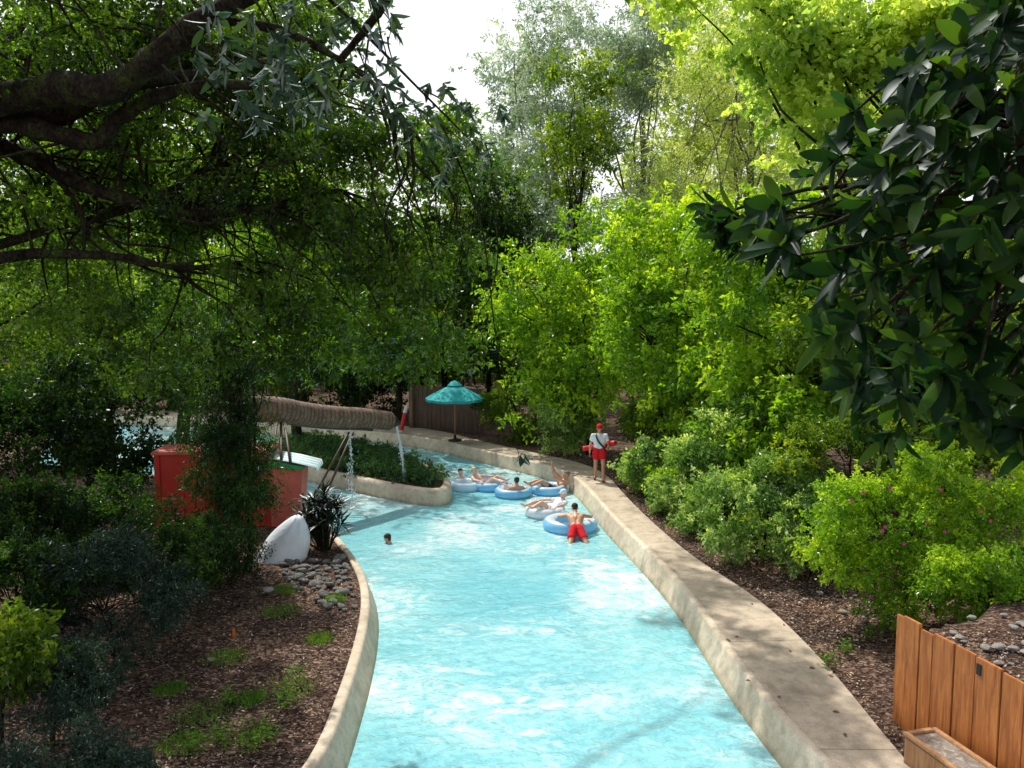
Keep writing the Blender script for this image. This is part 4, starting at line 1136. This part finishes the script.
# ------------------------------------------------------------------ ribbed trunk spout
def spout():
    A = PD(262, 408, 21.0); B = PD(390, 421, 24.4)
    root = tag(empty('spout_trunk', (A[0], A[1], 0)), 'long brown ribbed trunk shaped spout held over the water on poles', 'water spout')
    base = np.array([A[0], A[1], 0])
    ctr = catmull([A + [-.25, -.1, .0], PD(280, 410, 21.5), PD(305, 414, 22.2), PD(335, 417, 22.9), PD(362, 418, 23.6), B], 16)
    n = 260; P = resample(ctr, n); s = np.linspace(0, 1, n)
    rr = (.35 - .07 * s) * (1 + .08 * np.abs(np.sin(s * np.pi * 34)) ** .5 - .05)
    rr[:4] *= [.6, .85, .95, 1]
    mb = MB(); mb.tube(P - base, rr, 22, jit=.02)
    mb.mi = [0 if abs(math.sin((i // 22) / (n - 1) * math.pi * 34)) > .3 else 1 for i in range(len(mb.f))]  # groove faces take the dark material, painting in the shade between ribs
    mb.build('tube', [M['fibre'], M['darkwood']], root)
    e = P[-1]; d = P[-1] - P[-3]; d /= np.linalg.norm(d)
    nz = MB(); nz.tube(np.array([e - d * .05, e + d * .12, e + d * .22 + [0, 0, -.06]]) - base, [.2, .18, .15], 18); nz.build('nozzle', M['dark'], root)
    bm_ = MB(); bm_.tube(P[60:230:10] + [0, .05, -.34] - base, .045, 8); bm_.build('beam', M['darkwood'], root)
    # hut side legs
    roofz = 1.94
    for (px, Y, qx, qy) in [(277, 20.9, 272, 453), (284, 21.1, 290, 452), (281, 21.6, 281, 450)]:
        a = PD(px, 420, Y); b = G(qx, qy, roofz); b = np.array([b[0], b[1], 1.7]); l = MB(); l.tube(np.array([a, (a + b) / 2, b]) - base, .035, 8); l.build('leg', M['darkwood'], root)
    # slanted poles down to the bank
    for (px, py, Y, qx, qy) in [(349, 432, 23.3, 308, 508), (353, 432, 23.5, 320, 508)]:
        a = PD(px, py, Y); b = G(qx, qy, -.3); l = MB(); l.tube(np.array([a, (a + b) / 2, b]) - base, .035, 8); l.build('leg', M['darkwood'], root)
    # jets of water
    def jet(x0, x1, r, lb, wob=.02):
        m = 26; t = np.linspace(0, 1, m); P = x0 + np.outer(t, x1 - x0); P[:, :2] = x0[:2] + np.outer(t ** .55, (x1 - x0)[:2])
        P[:, :2] += RNG.normal(0, wob * .3, (m, 2))
        mb = MB(); mb.tube(P, r * (1 + RNG.uniform(-.45, .45, m)) * np.linspace(1.0, .55, m), 8, jit=.3)
        for i in range(150):
            j = RNG.integers(2, m); p = P[j] + RNG.normal(0, wob + .05 * j / m, 3) * [1, 1, .6]; q_ = RNG.uniform(.006, .02)
            mb.rcone(p, q_, p - np.array([0, 0, q_ * 2]), q_ * .6, 5)
        m2 = tag(mb.build('water_jet', M['spray']), lb, 'water jet')
    jet(e + d * .2 + [0, 0, -.1], np.array([e[0] + .42, e[1] + .3, WZ]), .038, 'white jet of water falling from the end of the ribbed trunk')
    e2 = P[175] + [0, 0, -.28]
    jet(e2, np.array([e2[0] + .1, e2[1] - .3, WZ]), .009, 'thin dripping jet under the middle of the ribbed trunk', .03)
spout()

# ------------------------------------------------------------------ umbrella, dark fence, rescue board
def umbrella():
    c = G(455, 441)
    root = tag(empty('umbrella', (c[0], c[1], 0)), 'teal green market umbrella standing on the far deck', 'umbrella')
    H = 2.4; Rd = 1.2; n = 8
    prof = [(0.02, H), (.4, H - .2), (.85, H - .42), (Rd, H - .62), (Rd, H - .72)]
    mb = MB(); V = []; 
    a = np.linspace(0, 2 * np.pi, n * 4, endpoint=False)
    for r, z in prof:
        sc = 1 - .045 * np.abs(np.sin(a * n / 2)) * (r / Rd)
        V.append(np.stack([np.cos(a) * r * sc, np.sin(a) * r * sc, np.full(len(a), z) - .03 * np.abs(np.sin(a * n / 2)) * (r / Rd)], 1))
    V = np.concatenate(V); f = []; m = len(a)
    for i in range(len(prof) - 1):
        for k in range(m): f.append((i * m + k, i * m + (k + 1) % m, (i + 1) * m + (k + 1) % m, (i + 1) * m + k))
    mb.add(V, f, smooth=False); mb.build('canopy', M['teal'], root)
    v = MB(); v.lathe([(0, H + .1), (.15, H + .04), (.3, H - .1)], 16); v.build('vent', M['teal'], root)
    p = MB(); p.tube([(0, 0, 0), (0, 0, 1.2), (0, 0, H + .08)], .028, 12); p.build('pole', M['tan'], root)
    b = MB(); b.lathe([(0, .0), (.28, .0), (.28, .06), (.07, .1), (.05, .25), (0, .25)], 20); b.build('base', M['dark'], root)
    for k in range(8):
        t = k * math.pi / 4; r = MB(); r.tube([(.03 * math.cos(t), .03 * math.sin(t), H - .5), (.85 * math.cos(t), .85 * math.sin(t), H - .46)], .01, 6); r.build('rib', M['tan'], root)
umbrella()

def dark_fence():
    a = G(412, 431); b = G(482, 438)
    root = tag(empty('wooden_fence', (a[0], a[1] + .9, 0), math.atan2(b[1] - a[1], b[0] - a[0])), 'dark brown wooden screen fence behind the umbrella', 'fence')
    Lg = math.dist(a[:2], b[:2]); n = 15
    for k in range(n):
        w = Lg / n; m = MB(); m.box((w * (k + .5), 0, 1.0 + RNG.uniform(-.01, .01)), (w - .02, .03, 1.95), bev=.004); m.build('board', M['darkwood'], root)
    for z in (.4, 1.6):
        m = MB(); m.box((Lg / 2, .045, z), (Lg, .05, .09)); m.build('rail', M['darkwood'], root)
    m = MB(); m.box((-.1, -.03, 1.1), (.22, .22, 2.2), bev=.01); m.build('post', M['fibre'], root)
dark_fence()
def leaning_tube():
    c = G(401, 432)
    root = tag(empty('rescue_float', (c[0], c[1] + .3, .02)), 'red rescue float with white end leaning by the brown post', 'rescue float')
    m = MB(); m.rcone((0, 0, .1), .09, (.12, .1, .72), .09, 12); m.build('body', M['tubered'], root)
    m = MB(); m.rcone((.135, .112, .82), .088, (.19, .14, 1.05), .07, 12); m.build('end', M['whitep'], root)
leaning_tube()

# ------------------------------------------------------------------ board wall bottom right + glass topped box
def board_wall():
    root = tag(empty('retaining_wall', (FEN0[0], FEN0[1], 0)), 'orange brown vertical board retaining wall at bottom right', 'wall')
    P = [FEN0, FEN1, FEN2]; s = 0
    segs = [(FEN0, FEN1), (FEN1, FEN2)]; k = 0
    ws = [.15, .30, .22, .34, .31, .36, .3, .34, .32, .35, .3, .33, .34, .3, .36, .3]
    path = [FEN0, FEN1, FEN2]; d = [0, math.dist(FEN0, FEN1), math.dist(FEN0, FEN1) + math.dist(FEN1, FEN2)]
    def at(u): return np.array([np.interp(u, d, [p[0] for p in path]), np.interp(u, d, [p[1] for p in path])])
    u = 0
    while u < d[2] - .4 and k < len(ws):
        w = ws[k]; a = at(u); b = at(u + w); m_ = (a + b) / 2; ang = math.atan2(b[1] - a[1], b[0] - a[0])
        top = 1.47 - (.05 if k in (0, 2) else 0) - .01 * k + RNG.uniform(-.012, .012)
        m = MB(); m.box((m_[0] - FEN0[0] + (.02 if k == 0 else 0), m_[1] - FEN0[1], top / 2 - .05), (w - .012, .035 + (.012 if k % 2 else 0), top + .1), rz=ang, bev=.006)
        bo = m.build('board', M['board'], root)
        if k == 5:
            q = at(u + .06); nrm = np.array([math.sin(ang), -math.cos(ang)])
            nrm = nrm if nrm[0] < 0 else -nrm
            pm = MB(); pm.box((q[0] - FEN0[0] + nrm[0] * .027, q[1] - FEN0[1] + nrm[1] * .027, top - .13), (.07, .012, .13), rz=ang, bev=.003); pm.build('plate', M['dark'], bo)
        u += w; k += 1
    for z in (.3, 1.1):
        for i in range(2):
            a, b = path[i], path[i + 1]; m_ = (a + b) / 2; ang = math.atan2(b[1] - a[1], b[0] - a[0])
            m = MB(); m.box((m_[0] - FEN0[0] + .055, m_[1] - FEN0[1] + .01, z), (math.dist(a, b) * .98, .05, .1), rz=ang); m.build('rail', M['darkwood'], root)
board_wall()
def glass_box():
    H = .34
    a = G(903, 737, H); b = G(938, 730, H)   # far edge of the top
    dirn = (FEN1 - FEN0); dirn = dirn / np.linalg.norm(dirn); ang = math.atan2(dirn[1], dirn[0])
    w = max(.4, math.dist(a[:2], b[:2])); Ln = 1.5
    c0 = (a[:2] + b[:2]) / 2
    root = tag(empty('display_box', (c0[0], c0[1], 0), ang), 'low tan wooden box with dusty glass lid on the path by the board wall', 'box')
    w = .46
    m = MB(); m.box((Ln / 2, 0, H / 2), (Ln, w, H), bev=.01); m.build('body', M['tan'], root)
    for y in (-1, 1):
        m = MB(); m.box((Ln / 2, y * (w / 2 - .03), H + .022), (Ln + .05, .075, .04), bev=.008); m.build('frame', M['tan'], root)
    for x in (0, Ln):
        m = MB(); m.box((x, 0, H + .024), (.075, w - .14, .036), bev=.008); m.build('frame', M['tan'], root)
    m = MB(); m.box((Ln / 2, 0, H + .008), (Ln - .08, w - .13, .012)); m.build('pane', M['pane'], root)
glass_box()
def small_bits():
    c = G(234, 637); m = MB(); m.box((0, 0, .07), (.045, .03, .14), bev=.006); m.tube([(0, 0, -.05), (0, 0, .02)], .012, 6)
    tag(m.build('marker_stake', M['orange'], None, (c[0], c[1], 0)), 'short orange marker stake in the left mulch', 'stake')
    c = G(742, 560); z = float(hland(c[0], c[1])); r = tag(empty('garden_light', (c[0], c[1], z)), 'small dark garden light on a stake under the variegated shrub', 'light')
    m = MB(); m.box((0, 0, .2), (.16, .1, .12), bev=.012); m.build('housing', M['metal'], r)
    m = MB(); m.tube([(0, 0, -.05), (0, 0, .16)], .012, 8); m.build('stake', M['dark'], r)
    m = MB(); m.box((0, -.052, .2), (.13, .008, .09)); m.build('lens', M['pane'], r)
small_bits()

# ------------------------------------------------------------------ people
def remesh(mb, name, mat, voxel, parent, it=2):
    me = mb.mesh(name + '_src', mat); o = link(name, me)
    md = o.modifiers.new('r', 'REMESH'); md.mode = 'VOXEL'; md.voxel_size = voxel; md.use_smooth_shade = True
    sm = o.modifiers.new('s', 'SMOOTH'); sm.iterations = it; sm.factor = .5
    dg = bpy.context.evaluated_depsgraph_get(); ev = o.evaluated_get(dg)
    nm = bpy.data.meshes.new_from_object(ev); nm.name = name
    o.modifiers.clear(); o.data = nm; bpy.data.meshes.remove(me)
    if not nm.materials: nm.materials.append(mat)
    o.parent = parent
    return o

def hand(mb, wrist, d, nrm, side):
    """palm and five curled fingers; d along the hand, nrm back-of-hand normal"""
    d = np.array(d, float); d /= np.linalg.norm(d); nrm = np.array(nrm, float); nrm -= d * (nrm @ d); nrm /= np.linalg.norm(nrm)
    s = np.cross(d, nrm) * side
    w = np.array(wrist, float)
    for k in (-1, 0, 1): mb.rcone(w + s * .012 * k, .017, w + d * .085 + s * .024 * k, .014, 8)
    for k, ln in zip((-1.5, -.5, .5, 1.5), (.062, .074, .078, .070)):
        p0 = w + d * .088 + s * .0195 * k; p1 = p0 + (d * .9 - nrm * .25 + s * .08 * k) * ln * .55; p2 = p1 + (d * .6 - nrm * .8) * ln * .5
        mb.rcone(p0, .0095, p1, .009, 7); mb.rcone(p1, .009, p2, .0078, 7)
    t0 = w + d * .03 + s * .03; t1 = t0 + (d * .6 + s * .75) * .045; t2 = t1 + (d * .85 + s * .1 - nrm * .3) * .035
    mb.rcone(t0, .014, t1, .012, 7); mb.rcone(t1, .012, t2, .0095, 7)

def person(label, loc, rz, J, skinm='skin', hair='hairdark', hairstyle='short', shirt=None, bottoms=None, bottom_len=.55, scale=1.0, group=None, voxel=.011, cap=None, extras=None, look=None, shoes=False, cat='person'):
    root = tag(empty('person', loc, rz), label, cat, group); root.scale = (scale,) * 3
    g = lambda k: np.array(J[k], float)
    pe, ch, nk, hd = g('pelvis'), g('chest'), g('neck'), g('head')
    up = hd - nk; up /= np.linalg.norm(up)
    sr = g('shR') - g('shL'); sr /= np.linalg.norm(sr)
    fwd = np.array(look, float) if look is not None else np.cross(up, sr)
    fwd = fwd - up * (fwd @ up); fwd /= np.linalg.norm(fwd); sx = np.cross(fwd, up)
    mb = MB()
    hr = g('hipR') - g('hipL'); hr /= np.linalg.norm(hr)
    wa = pe * .5 + ch * .5
    for k in (-1, 1):
        mb.rcone(pe + hr * .075 * k, .105, wa + (sr + hr) * .5 * .055 * k, .098); mb.rcone(wa + (sr + hr) * .5 * .055 * k, .098, ch + sr * .08 * k, .112)
    tb = (nk - ch); mb.rcone(ch, .12, ch + tb * .55, .10)
    for S, sg in (('R', 1), ('L', -1)):
        sh, el, wr = g('sh' + S), g('el' + S), g('wr' + S)
        mb.rcone(ch + sr * sg * .08, .105, sh, .062); mb.rcone(nk - up * .02, .055, sh, .05)
        mb.rcone(sh, .055, el, .040); mb.rcone(sh + (el - sh) * .3, .05, sh + (el - sh) * .6, .047)
        mb.rcone(el, .040, el + (wr - el) * .35, .042); mb.rcone(el + (wr - el) * .35, .042, wr, .026)
        hd_d = J.get('hd' + S, wr - el); hn = J.get('hn' + S, np.array([sg * .8, 0, .4]))
        hand(mb, wr, hd_d, hn, sg)
        hp, kn, an = g('hip' + S), g('kn' + S), g('an' + S)
        mb.rcone(hp, .088, hp + (kn - hp) * .5, .075); mb.rcone(hp + (kn - hp) * .5, .075, kn, .055)
        mb.rcone(kn, .055, kn + (an - kn) * .35, .058); mb.rcone(kn + (an - kn) * .35, .058, an, .036)
        to = g('to' + S); mid = an * .35 + to * .65
        mb.rcone(an, .038, mid, .032); mb.rcone(mid, .034, to, .024)
    mb.rcone(nk - up * .05, .058, hd - up * .03, .052)
    # head: skull, face, jaw, nose, lips, ears
    mb.rcone(hd + up * .03 - fwd * .018, .086, hd + up * .035 + fwd * .012, .082, 16)
    mb.rcone(hd - up * .03 + fwd * .028, .064, hd - up * .072 + fwd * .052, .038, 14)
    mb.rcone(hd + up * .005 + fwd * .084, .012, hd - up * .028 + fwd * .104, .015, 8)
    mb.rcone(hd - up * .060 + fwd * .083 - sx * .015, .010, hd - up * .060 + fwd * .083 + sx * .015, .010, 8)
    mb.rcone(hd + up * .035 + fwd * .078 - sx * .03, .011, hd + up * .035 + fwd * .078 + sx * .03, .011, 8)
    for k in (-1, 1): mb.rcone(hd + sx * .086 * k + up * .012, .012, hd + sx * .083 * k - up * .022, .009, 8)
    remesh(mb, 'body', M[skinm], voxel, root)
    for k in (-1, 1):
        e = MB(); e.rcone(hd + up * .008 + fwd * .083 + sx * .032 * k, .0085, hd + up * .008 + fwd * .084 + sx * .032 * k, .0085, 8); e.build('eye', M['dark'], root)
    if hairstyle:
        h = MB(); c0 = hd + up * .052 - fwd * .028
        h.rcone(c0, .092, c0 + fwd * .03 + up * .006, .080, 14); h.rcone(c0 - up * .02, .088, c0 - up * .06 - fwd * .01, .062, 14)
        if hairstyle == 'long':
            h.rcone(c0 - fwd * .02, .085, nk - fwd * .075, .05, 12); h.rcone(c0, .09, c0 - up * .1 + sx * .05, .04, 10); h.rcone(c0, .09, c0 - up * .1 - sx * .05, .04, 10)
        if hairstyle == 'bun': h.rcone(c0 + up * .06 - fwd * .06, .045, c0 + up * .08 - fwd * .07, .04, 12)
        remesh(h, 'hair', M[hair], .012, root, 1)
    if cap:
        c = MB(); c.rcone(hd + up * .062 - fwd * .02, .097, hd + up * .065 + fwd * .005, .095, 16)
        c.rcone(hd + up * .055 + fwd * .09 - sx * .045, .012, hd + up * .055 + fwd * .09 + sx * .045, .012, 8); c.rcone(hd + up * .05 + fwd * .145 - sx * .03, .009, hd + up * .05 + fwd * .145 + sx * .03, .009, 8)
        c.rcone(hd + up * .055 + fwd * .09, .012, hd + up * .048 + fwd * .15, .01, 8)
        remesh(c, 'cap', M[cap], .01, root, 1)
    def frus(m, a, ra, b, rb): m.tube([a, (np.array(a) + b) / 2, b], [ra, (ra + rb) / 2, rb], 16)
    if bottoms:
        m = MB()
        tv = ch - pe; tv /= np.linalg.norm(tv)
        for k in (-1, 1): m.rcone(pe + hr * .075 * k, .122, pe + hr * .06 * k + tv * .08, .116)
        for S in 'RL':
            hp, kn = g('hip' + S), g('kn' + S); frus(m, hp, .112, hp + (kn - hp) * bottom_len, .104 if bottom_len > .3 else .095)
        remesh(m, 'shorts', M[bottoms], .012, root, 1)
    if shirt:
        m = MB()
        for k in (-1, 1):
            m.rcone(pe + hr * .06 * k + (ch - pe) * .15, .115, wa + hr * .055 * k, .115); m.rcone(wa + hr * .055 * k, .115, ch + sr * .08 * k, .128)
        m.rcone(ch, .132, ch + tb * .6, .105)
        for S, sg in (('R', 1), ('L', -1)):
            sh, el = g('sh' + S), g('el' + S); m.rcone(ch + sr * sg * .08, .115, sh, .075); m.rcone(nk - up * .045, .06, sh, .062)
            frus(m, sh, .074, sh + (el - sh) * .6, .068)
        remesh(m, 'shirt', M[shirt], .012, root, 2)
    if shoes:
        for S in 'RL':
            an, to = g('an' + S), g('to' + S); m = MB(); m.rcone(an - [0, 0, .045], .045, to + [0, 0, .0], .035); m.rcone(an - [0, 0, .04] - (to - an) * .2, .04, an - [0, 0, .04], .04); remesh(m, 'shoe', M['shoe'], .01, root, 1)
    return root

# lifeguard, walking towards the camera; +X here is the figure's left hand side of the picture when facing -Y
lg = G(599, 481)
JL = dict(pelvis=(0, 0, .95), chest=(0, 0, 1.28), neck=(0, -.01, 1.47), head=(0, -.04, 1.62), shR=(-.19, 0, 1.40), shL=(.19, 0, 1.40),
          elR=(-.27, .02, 1.13), wrR=(-.29, -.04, .88), elL=(.28, .03, 1.13), wrL=(.27, -.19, 1.06), hipR=(-.1, 0, .9), hipL=(.1, 0, .9),
          knR=(-.11, .04, .5), anR=(-.12, .20, .14), toR=(-.13, .06, .05), knL=(.12, -.12, .50), anL=(.13, -.12, .09), toL=(.14, -.29, .035),
          hdR=np.array([0, -.1, -1]), hnR=np.array([-1, 0, 0]), hdL=np.array([-.1, -1, .0]), hnL=np.array([1, 0, .3]))
person('lifeguard in red cap, white shirt and red shorts walking on the path', lg, R(-6), JL, 'skin', 'hairdark', 'short', 'white_cloth', 'capred', .55, 1.03, voxel=.009, cap='capred', shoes=True)
rt = tag(empty('rescue_tube', lg, R(-6)), 'red rescue tube carried across the waist of the lifeguard', 'rescue tube')
P = catmull([(-.52, .1, 1.0), (-.3, .17, 1.03), (0, .2, 1.08), (.28, .1, 1.16), (.38, -.06, 1.22), (.5, -.16, 1.25)], 8)
m = MB(); m.tube(P, np.r_[.04, .07, np.full(len(P) - 4, .078), .07, .04], 14); m.build('float', M['tubered'], rt)
m = MB()
S_ = catmull([(-.09, .03, 1.54), (-.1, -.12, 1.44), (-.02, -.165, 1.28), (.08, -.16, 1.16), (.16, -.12, 1.08), (.2, .05, 1.1)], 6)
for i in range(len(S_) - 1):
    a, b = S_[i], S_[i + 1]; w = np.array([.02, 0, .02]); 
    m.add([a - w, a + w, b + w, b - w, a - w - [0, .008, 0], a + w - [0, .008, 0], b + w - [0, .008, 0], b - w - [0, .008, 0]], [(0, 1, 2, 3), (7, 6, 5, 4), (0, 4, 5, 1), (3, 2, 6, 7)], smooth=False)
m.build('strap', M['dark'], rt)

def ring(name, label, loc, Rm=.43, r=.165, mats=('vblue', 'vlight'), rz=0.0, tilt=(0, 0), grp='inflatable tubes in the river', sy=1.0):
    root = tag(empty(name, loc, rz), label, 'tube', grp); root.rotation_euler = (tilt[0], tilt[1], rz)
    n, k = 56, 20; V = []; f = []; mi = []
    for i in range(n):
        a = 2 * np.pi * i / n; puck = 1 - .02 * abs(math.sin(a * 8))
        for j in range(k):
            b = 2 * np.pi * j / k; rr = Rm + r * puck * math.cos(b)
            V.append((rr * math.cos(a), rr * math.sin(a) * sy, r * puck * math.sin(b) * .92))
    mb = MB(); top = []; bot = []
    for i in range(n):
        for j in range(k):
            q = (i * k + j, ((i + 1) % n) * k + j, ((i + 1) % n) * k + (j + 1) % k, i * k + (j + 1) % k)
            (top if 3 <= j <= 7 else bot).append(q)
    mb.add(V, bot, 0); mb.f += top; mb.mi += [1] * len(top); mb.smooth += [True] * len(top)
    mb.build('ring', [M[mats[0]], M[mats[1]]], root)
    for s in (-1, 1):
        h = MB(); a0 = s * math.pi / 2
        pts = [(Rm * math.cos(a0 + t), Rm * sy * math.sin(a0 + t), r * .9 + .05 * math.sin((t + .22) / .44 * math.pi)) for t in np.linspace(-.22, .22, 9)]
        h.tube(pts, .013, 8); h.build('handle', M['vwhite'], root)
    v = MB(); v.lathe([(0, .03), (.014, .03), (.018, 0), (.025, -.01)], 10, c=(Rm + r * .6, 0, r * .76)); v.build('valve', M['vwhite'], root)
    return root

def rider(arms='side', hip=0.0):
    J = dict(pelvis=(0, .12, .02), chest=(0, .30, .30), neck=(0, .36, .48), head=(0, .33, .63), shR=(-.19, .33, .41), shL=(.19, .33, .41),
             elR=(-.40, .22, .27), wrR=(-.45, -.02, .27), elL=(.40, .22, .27), wrL=(.45, -.02, .27), hipR=(-.1, .08, .03), hipL=(.1, .08, .03),
             knR=(-.14, -.34, .33), anR=(-.18, -.68, .25), toR=(-.2, -.80, .32), knL=(.14, -.32, .36), anL=(.17, -.66, .26), toL=(.19, -.78, .33),
             hdR=np.array([0, -1, -.1]), hnR=np.array([0, 0, 1]), hdL=np.array([0, -1, -.1]), hnL=np.array([0, 0, 1]))
    if hip:      # lying further back
        for k_, v_ in dict(chest=(0, .36, .2), neck=(0, .50, .34), head=(0, .50, .48), shR=(-.19, .45, .28), shL=(.19, .45, .28)).items(): J[k_] = v_
    if arms == 'up':
        J.update(elR=(-.36, .22, .56), wrR=(-.26, .12, .76), hdR=np.array([.3, 0, .9]), hnR=np.array([0, 1, 0]), elL=(.34, .1, .46), wrL=(.2, -.02, .66), hdL=np.array([-.2, 0, .9]), hnL=np.array([0, 1, 0]))
    return J
TZ = WZ + .11
def wp(px, py, dz=TZ): p = G(px, py, dz); return (float(p[0]), float(p[1]), dz)
PG = 'bathers drifting in the river'
# four tubes in a loose raft
a = wp(466, 485); ring('inflatable_tube', 'leftmost light blue tube of the raft, with a boy beside it', a, mats=('vlight', 'vlight'), rz=.3)
b = wp(490, 485); ring('inflatable_tube', 'blue tube under the blond woman', (b[0], b[1] - .0, b[2]), Rm=.46, rz=.8)
c = wp(513, 492); ring('inflatable_tube', 'blue tube nearest the camera in the raft of bathers', c, rz=1.4)
d = wp(549, 489); ring('inflatable_tube', 'rightmost blue tube of the raft, next to the wall', d, rz=2.0)
e = wp(545, 511); ring('inflatable_tube', 'white tube carrying a bather in a pale hat', e, mats=('vwhite', 'vwhite'), rz=.5)
f_ = wp(570, 524); ring('inflatable_tube', 'large pale blue tube pushed by the man in red shorts', f_, Rm=.55, r=.19, mats=('vblue', 'vwhite'), rz=.2)
JS = rider(); JS.update(elR=(-.3, .1, .22), wrR=(-.28, -.12, .2), elL=(.3, .1, .22), wrL=(.28, -.12, .2))
person('dark haired boy up to his chest in the water left of the raft', (a[0] + .05, a[1] + .35, WZ - .12), R(60), JS, 'skinlight', 'hairdark', 'short', bottoms='navy', scale=.9)
person('blond woman reclining in a blue tube with arms along its sides', (b[0] - .1, b[1], b[2] - .06), R(60), rider('side', 1), 'skinlight', 'hairblond', 'bun', bottoms='swimteal', bottom_len=.12, shirt=None, scale=.98)
person('man low in the front tube, seen from behind, head above its rim', (c[0], c[1], c[2] - .2), R(200), rider(), 'skin', 'hairdark', 'short', bottoms='swimteal', scale=.98)
person('tanned man in the right tube lifting both hands to his head', (d[0] + .05, d[1], d[2] - .08), R(-75), rider('up', 1), 'skin', 'hairgrey', 'short', bottoms='navy', scale=1.05)
person('bather in a pale hat lying back in the white tube', (e[0] + .1, e[1], e[2] - .05), R(-60), rider('side', 1), 'skinlight', 'hairblond', 'short', shirt='white_cloth', bottoms='white_cloth', cap='white_cloth')
JR = dict(pelvis=(0, -.62, .10), chest=(0, -.30, .30), neck=(0, -.10, .40), head=(0, .03, .50), shR=(.19, -.16, .36), shL=(-.19, -.16, .36),
          elR=(.42, -.04, .30), wrR=(.33, .18, .27), elL=(-.42, -.04, .30), wrL=(-.33, .18, .27), hipR=(.1, -.66, .08), hipL=(-.1, -.66, .08),
          knR=(.22, -1.02, -.14), anR=(.3, -1.36, -.4), toR=(.32, -1.48, -.5), knL=(-.20, -1.02, -.14), anL=(-.28, -1.36, -.4), toL=(-.3, -1.48, -.5),
          hdR=np.array([-.6, .7, 0]), hnR=np.array([0, 0, 1]), hdL=np.array([.6, .7, 0]), hnL=np.array([0, 0, 1]))
person('bare backed man in red shorts leaning over a pale tube', (f_[0] + .10, f_[1] - .36, f_[2] + .0), R(0), JR, 'skin', 'hairdark', 'short', bottoms='capred', bottom_len=.55, scale=1.02, look=(0, 1, -.2))
JSW = dict(pelvis=(0, -.5, -.4), chest=(0, -.2, -.2), neck=(0, -.04, -.06), head=(0, .04, .08), shR=(.18, -.1, -.12), shL=(-.18, -.1, -.12),
           elR=(.3, .2, -.2), wrR=(.2, .42, -.2), elL=(-.3, .2, -.2), wrL=(-.2, .42, -.2), hipR=(.1, -.55, -.42), hipL=(-.1, -.55, -.42),
           knR=(.12, -.9, -.5), anR=(.13, -1.2, -.55), toR=(.13, -1.3, -.5), knL=(-.12, -.9, -.5), anL=(-.13, -1.2, -.55), toL=(-.13, -1.3, -.5))
h = G(389, 543, WZ); person('lone swimmer with only the dark haired head above the water', (h[0], h[1], WZ + .02), R(60), JSW, 'skin', 'hairdark', 'short', bottoms='navy', look=(0, 1, 0))

# ------------------------------------------------------------------ light, sky, camera
SUN_AZ = R(-30); SUN_EL = R(54)       # azimuth measured from +Y towards +X
w = bpy.data.worlds.new('World'); SC.world = w; w.use_nodes = True
nt = w.node_tree; nt.nodes.clear()
sky = nt.nodes.new('ShaderNodeTexSky'); sky.sky_type = 'NISHITA'; sky.sun_disc = False
sky.sun_elevation = SUN_EL; sky.sun_rotation = SUN_AZ; sky.dust_density = 4.0; sky.air_density = 1.0; sky.ozone_density = 1.5
bg = nt.nodes.new('ShaderNodeBackground'); bg.inputs[1].default_value = .15
tcw = N(nt, 'ShaderNodeTexCoord').outputs['Generated']
sz = N(nt, 'ShaderNodeSeparateXYZ'); L(nt, tcw, sz.inputs[0])
hz = ramp(nt, sz.outputs[2], [(.0, (1, 1, 1)), (.36, (1, 1, 1)), (.58, (0, 0, 0))]).outputs[0]
cl = ramp(nt, noise(nt, tcw, 2.2, 6, .55, .3), [(.48, (0, 0, 0)), (.66, (1, 1, 1))]).outputs[0]
cl = mixc(nt, 1.0, cl, hz, 'LIGHTEN')
cm = mixc(nt, cl, sky.outputs[0], (8.0, 8.2, 8.6))
out = nt.nodes.new('ShaderNodeOutputWorld'); nt.links.new(cm, bg.inputs[0]); nt.links.new(bg.outputs[0], out.inputs[0])
ld = bpy.data.lights.new('sun', 'SUN'); ld.energy = 5.0; ld.angle = R(.5); ld.color = (1, .95, .86)
so = bpy.data.objects.new('sun', ld); COL.objects.link(so)
dv = Vector((math.sin(SUN_AZ) * math.cos(SUN_EL), math.cos(SUN_AZ) * math.cos(SUN_EL), math.sin(SUN_EL)))
so.rotation_euler = dv.to_track_quat('Z', 'Y').to_euler(); so.location = dv * 60

cd = bpy.data.cameras.new('camera'); cam = bpy.data.objects.new('camera', cd); COL.objects.link(cam)
cam.location = (0, 0, CZ); cam.rotation_euler = (math.pi / 2 - PITCH, 0, 0)
cd.sensor_width = 36; cd.lens = 36 * F / 1024; cd.clip_end = 2000; cd.clip_start = .05
SC.camera = cam
SC.view_settings.view_transform = 'Standard'; SC.view_settings.look = 'None'; SC.view_settings.exposure = 0; SC.view_settings.gamma = 1
SC.cycles.use_denoising = True
SC.cycles.max_bounces = 6; SC.cycles.diffuse_bounces = 3; SC.cycles.glossy_bounces = 2; SC.cycles.transmission_bounces = 4; SC.cycles.transparent_max_bounces = 4
SC.cycles.sample_clamp_indirect = 4; SC.cycles.sample_clamp_direct = 6
SC.cycles.use_adaptive_sampling = True; SC.cycles.adaptive_threshold = .02
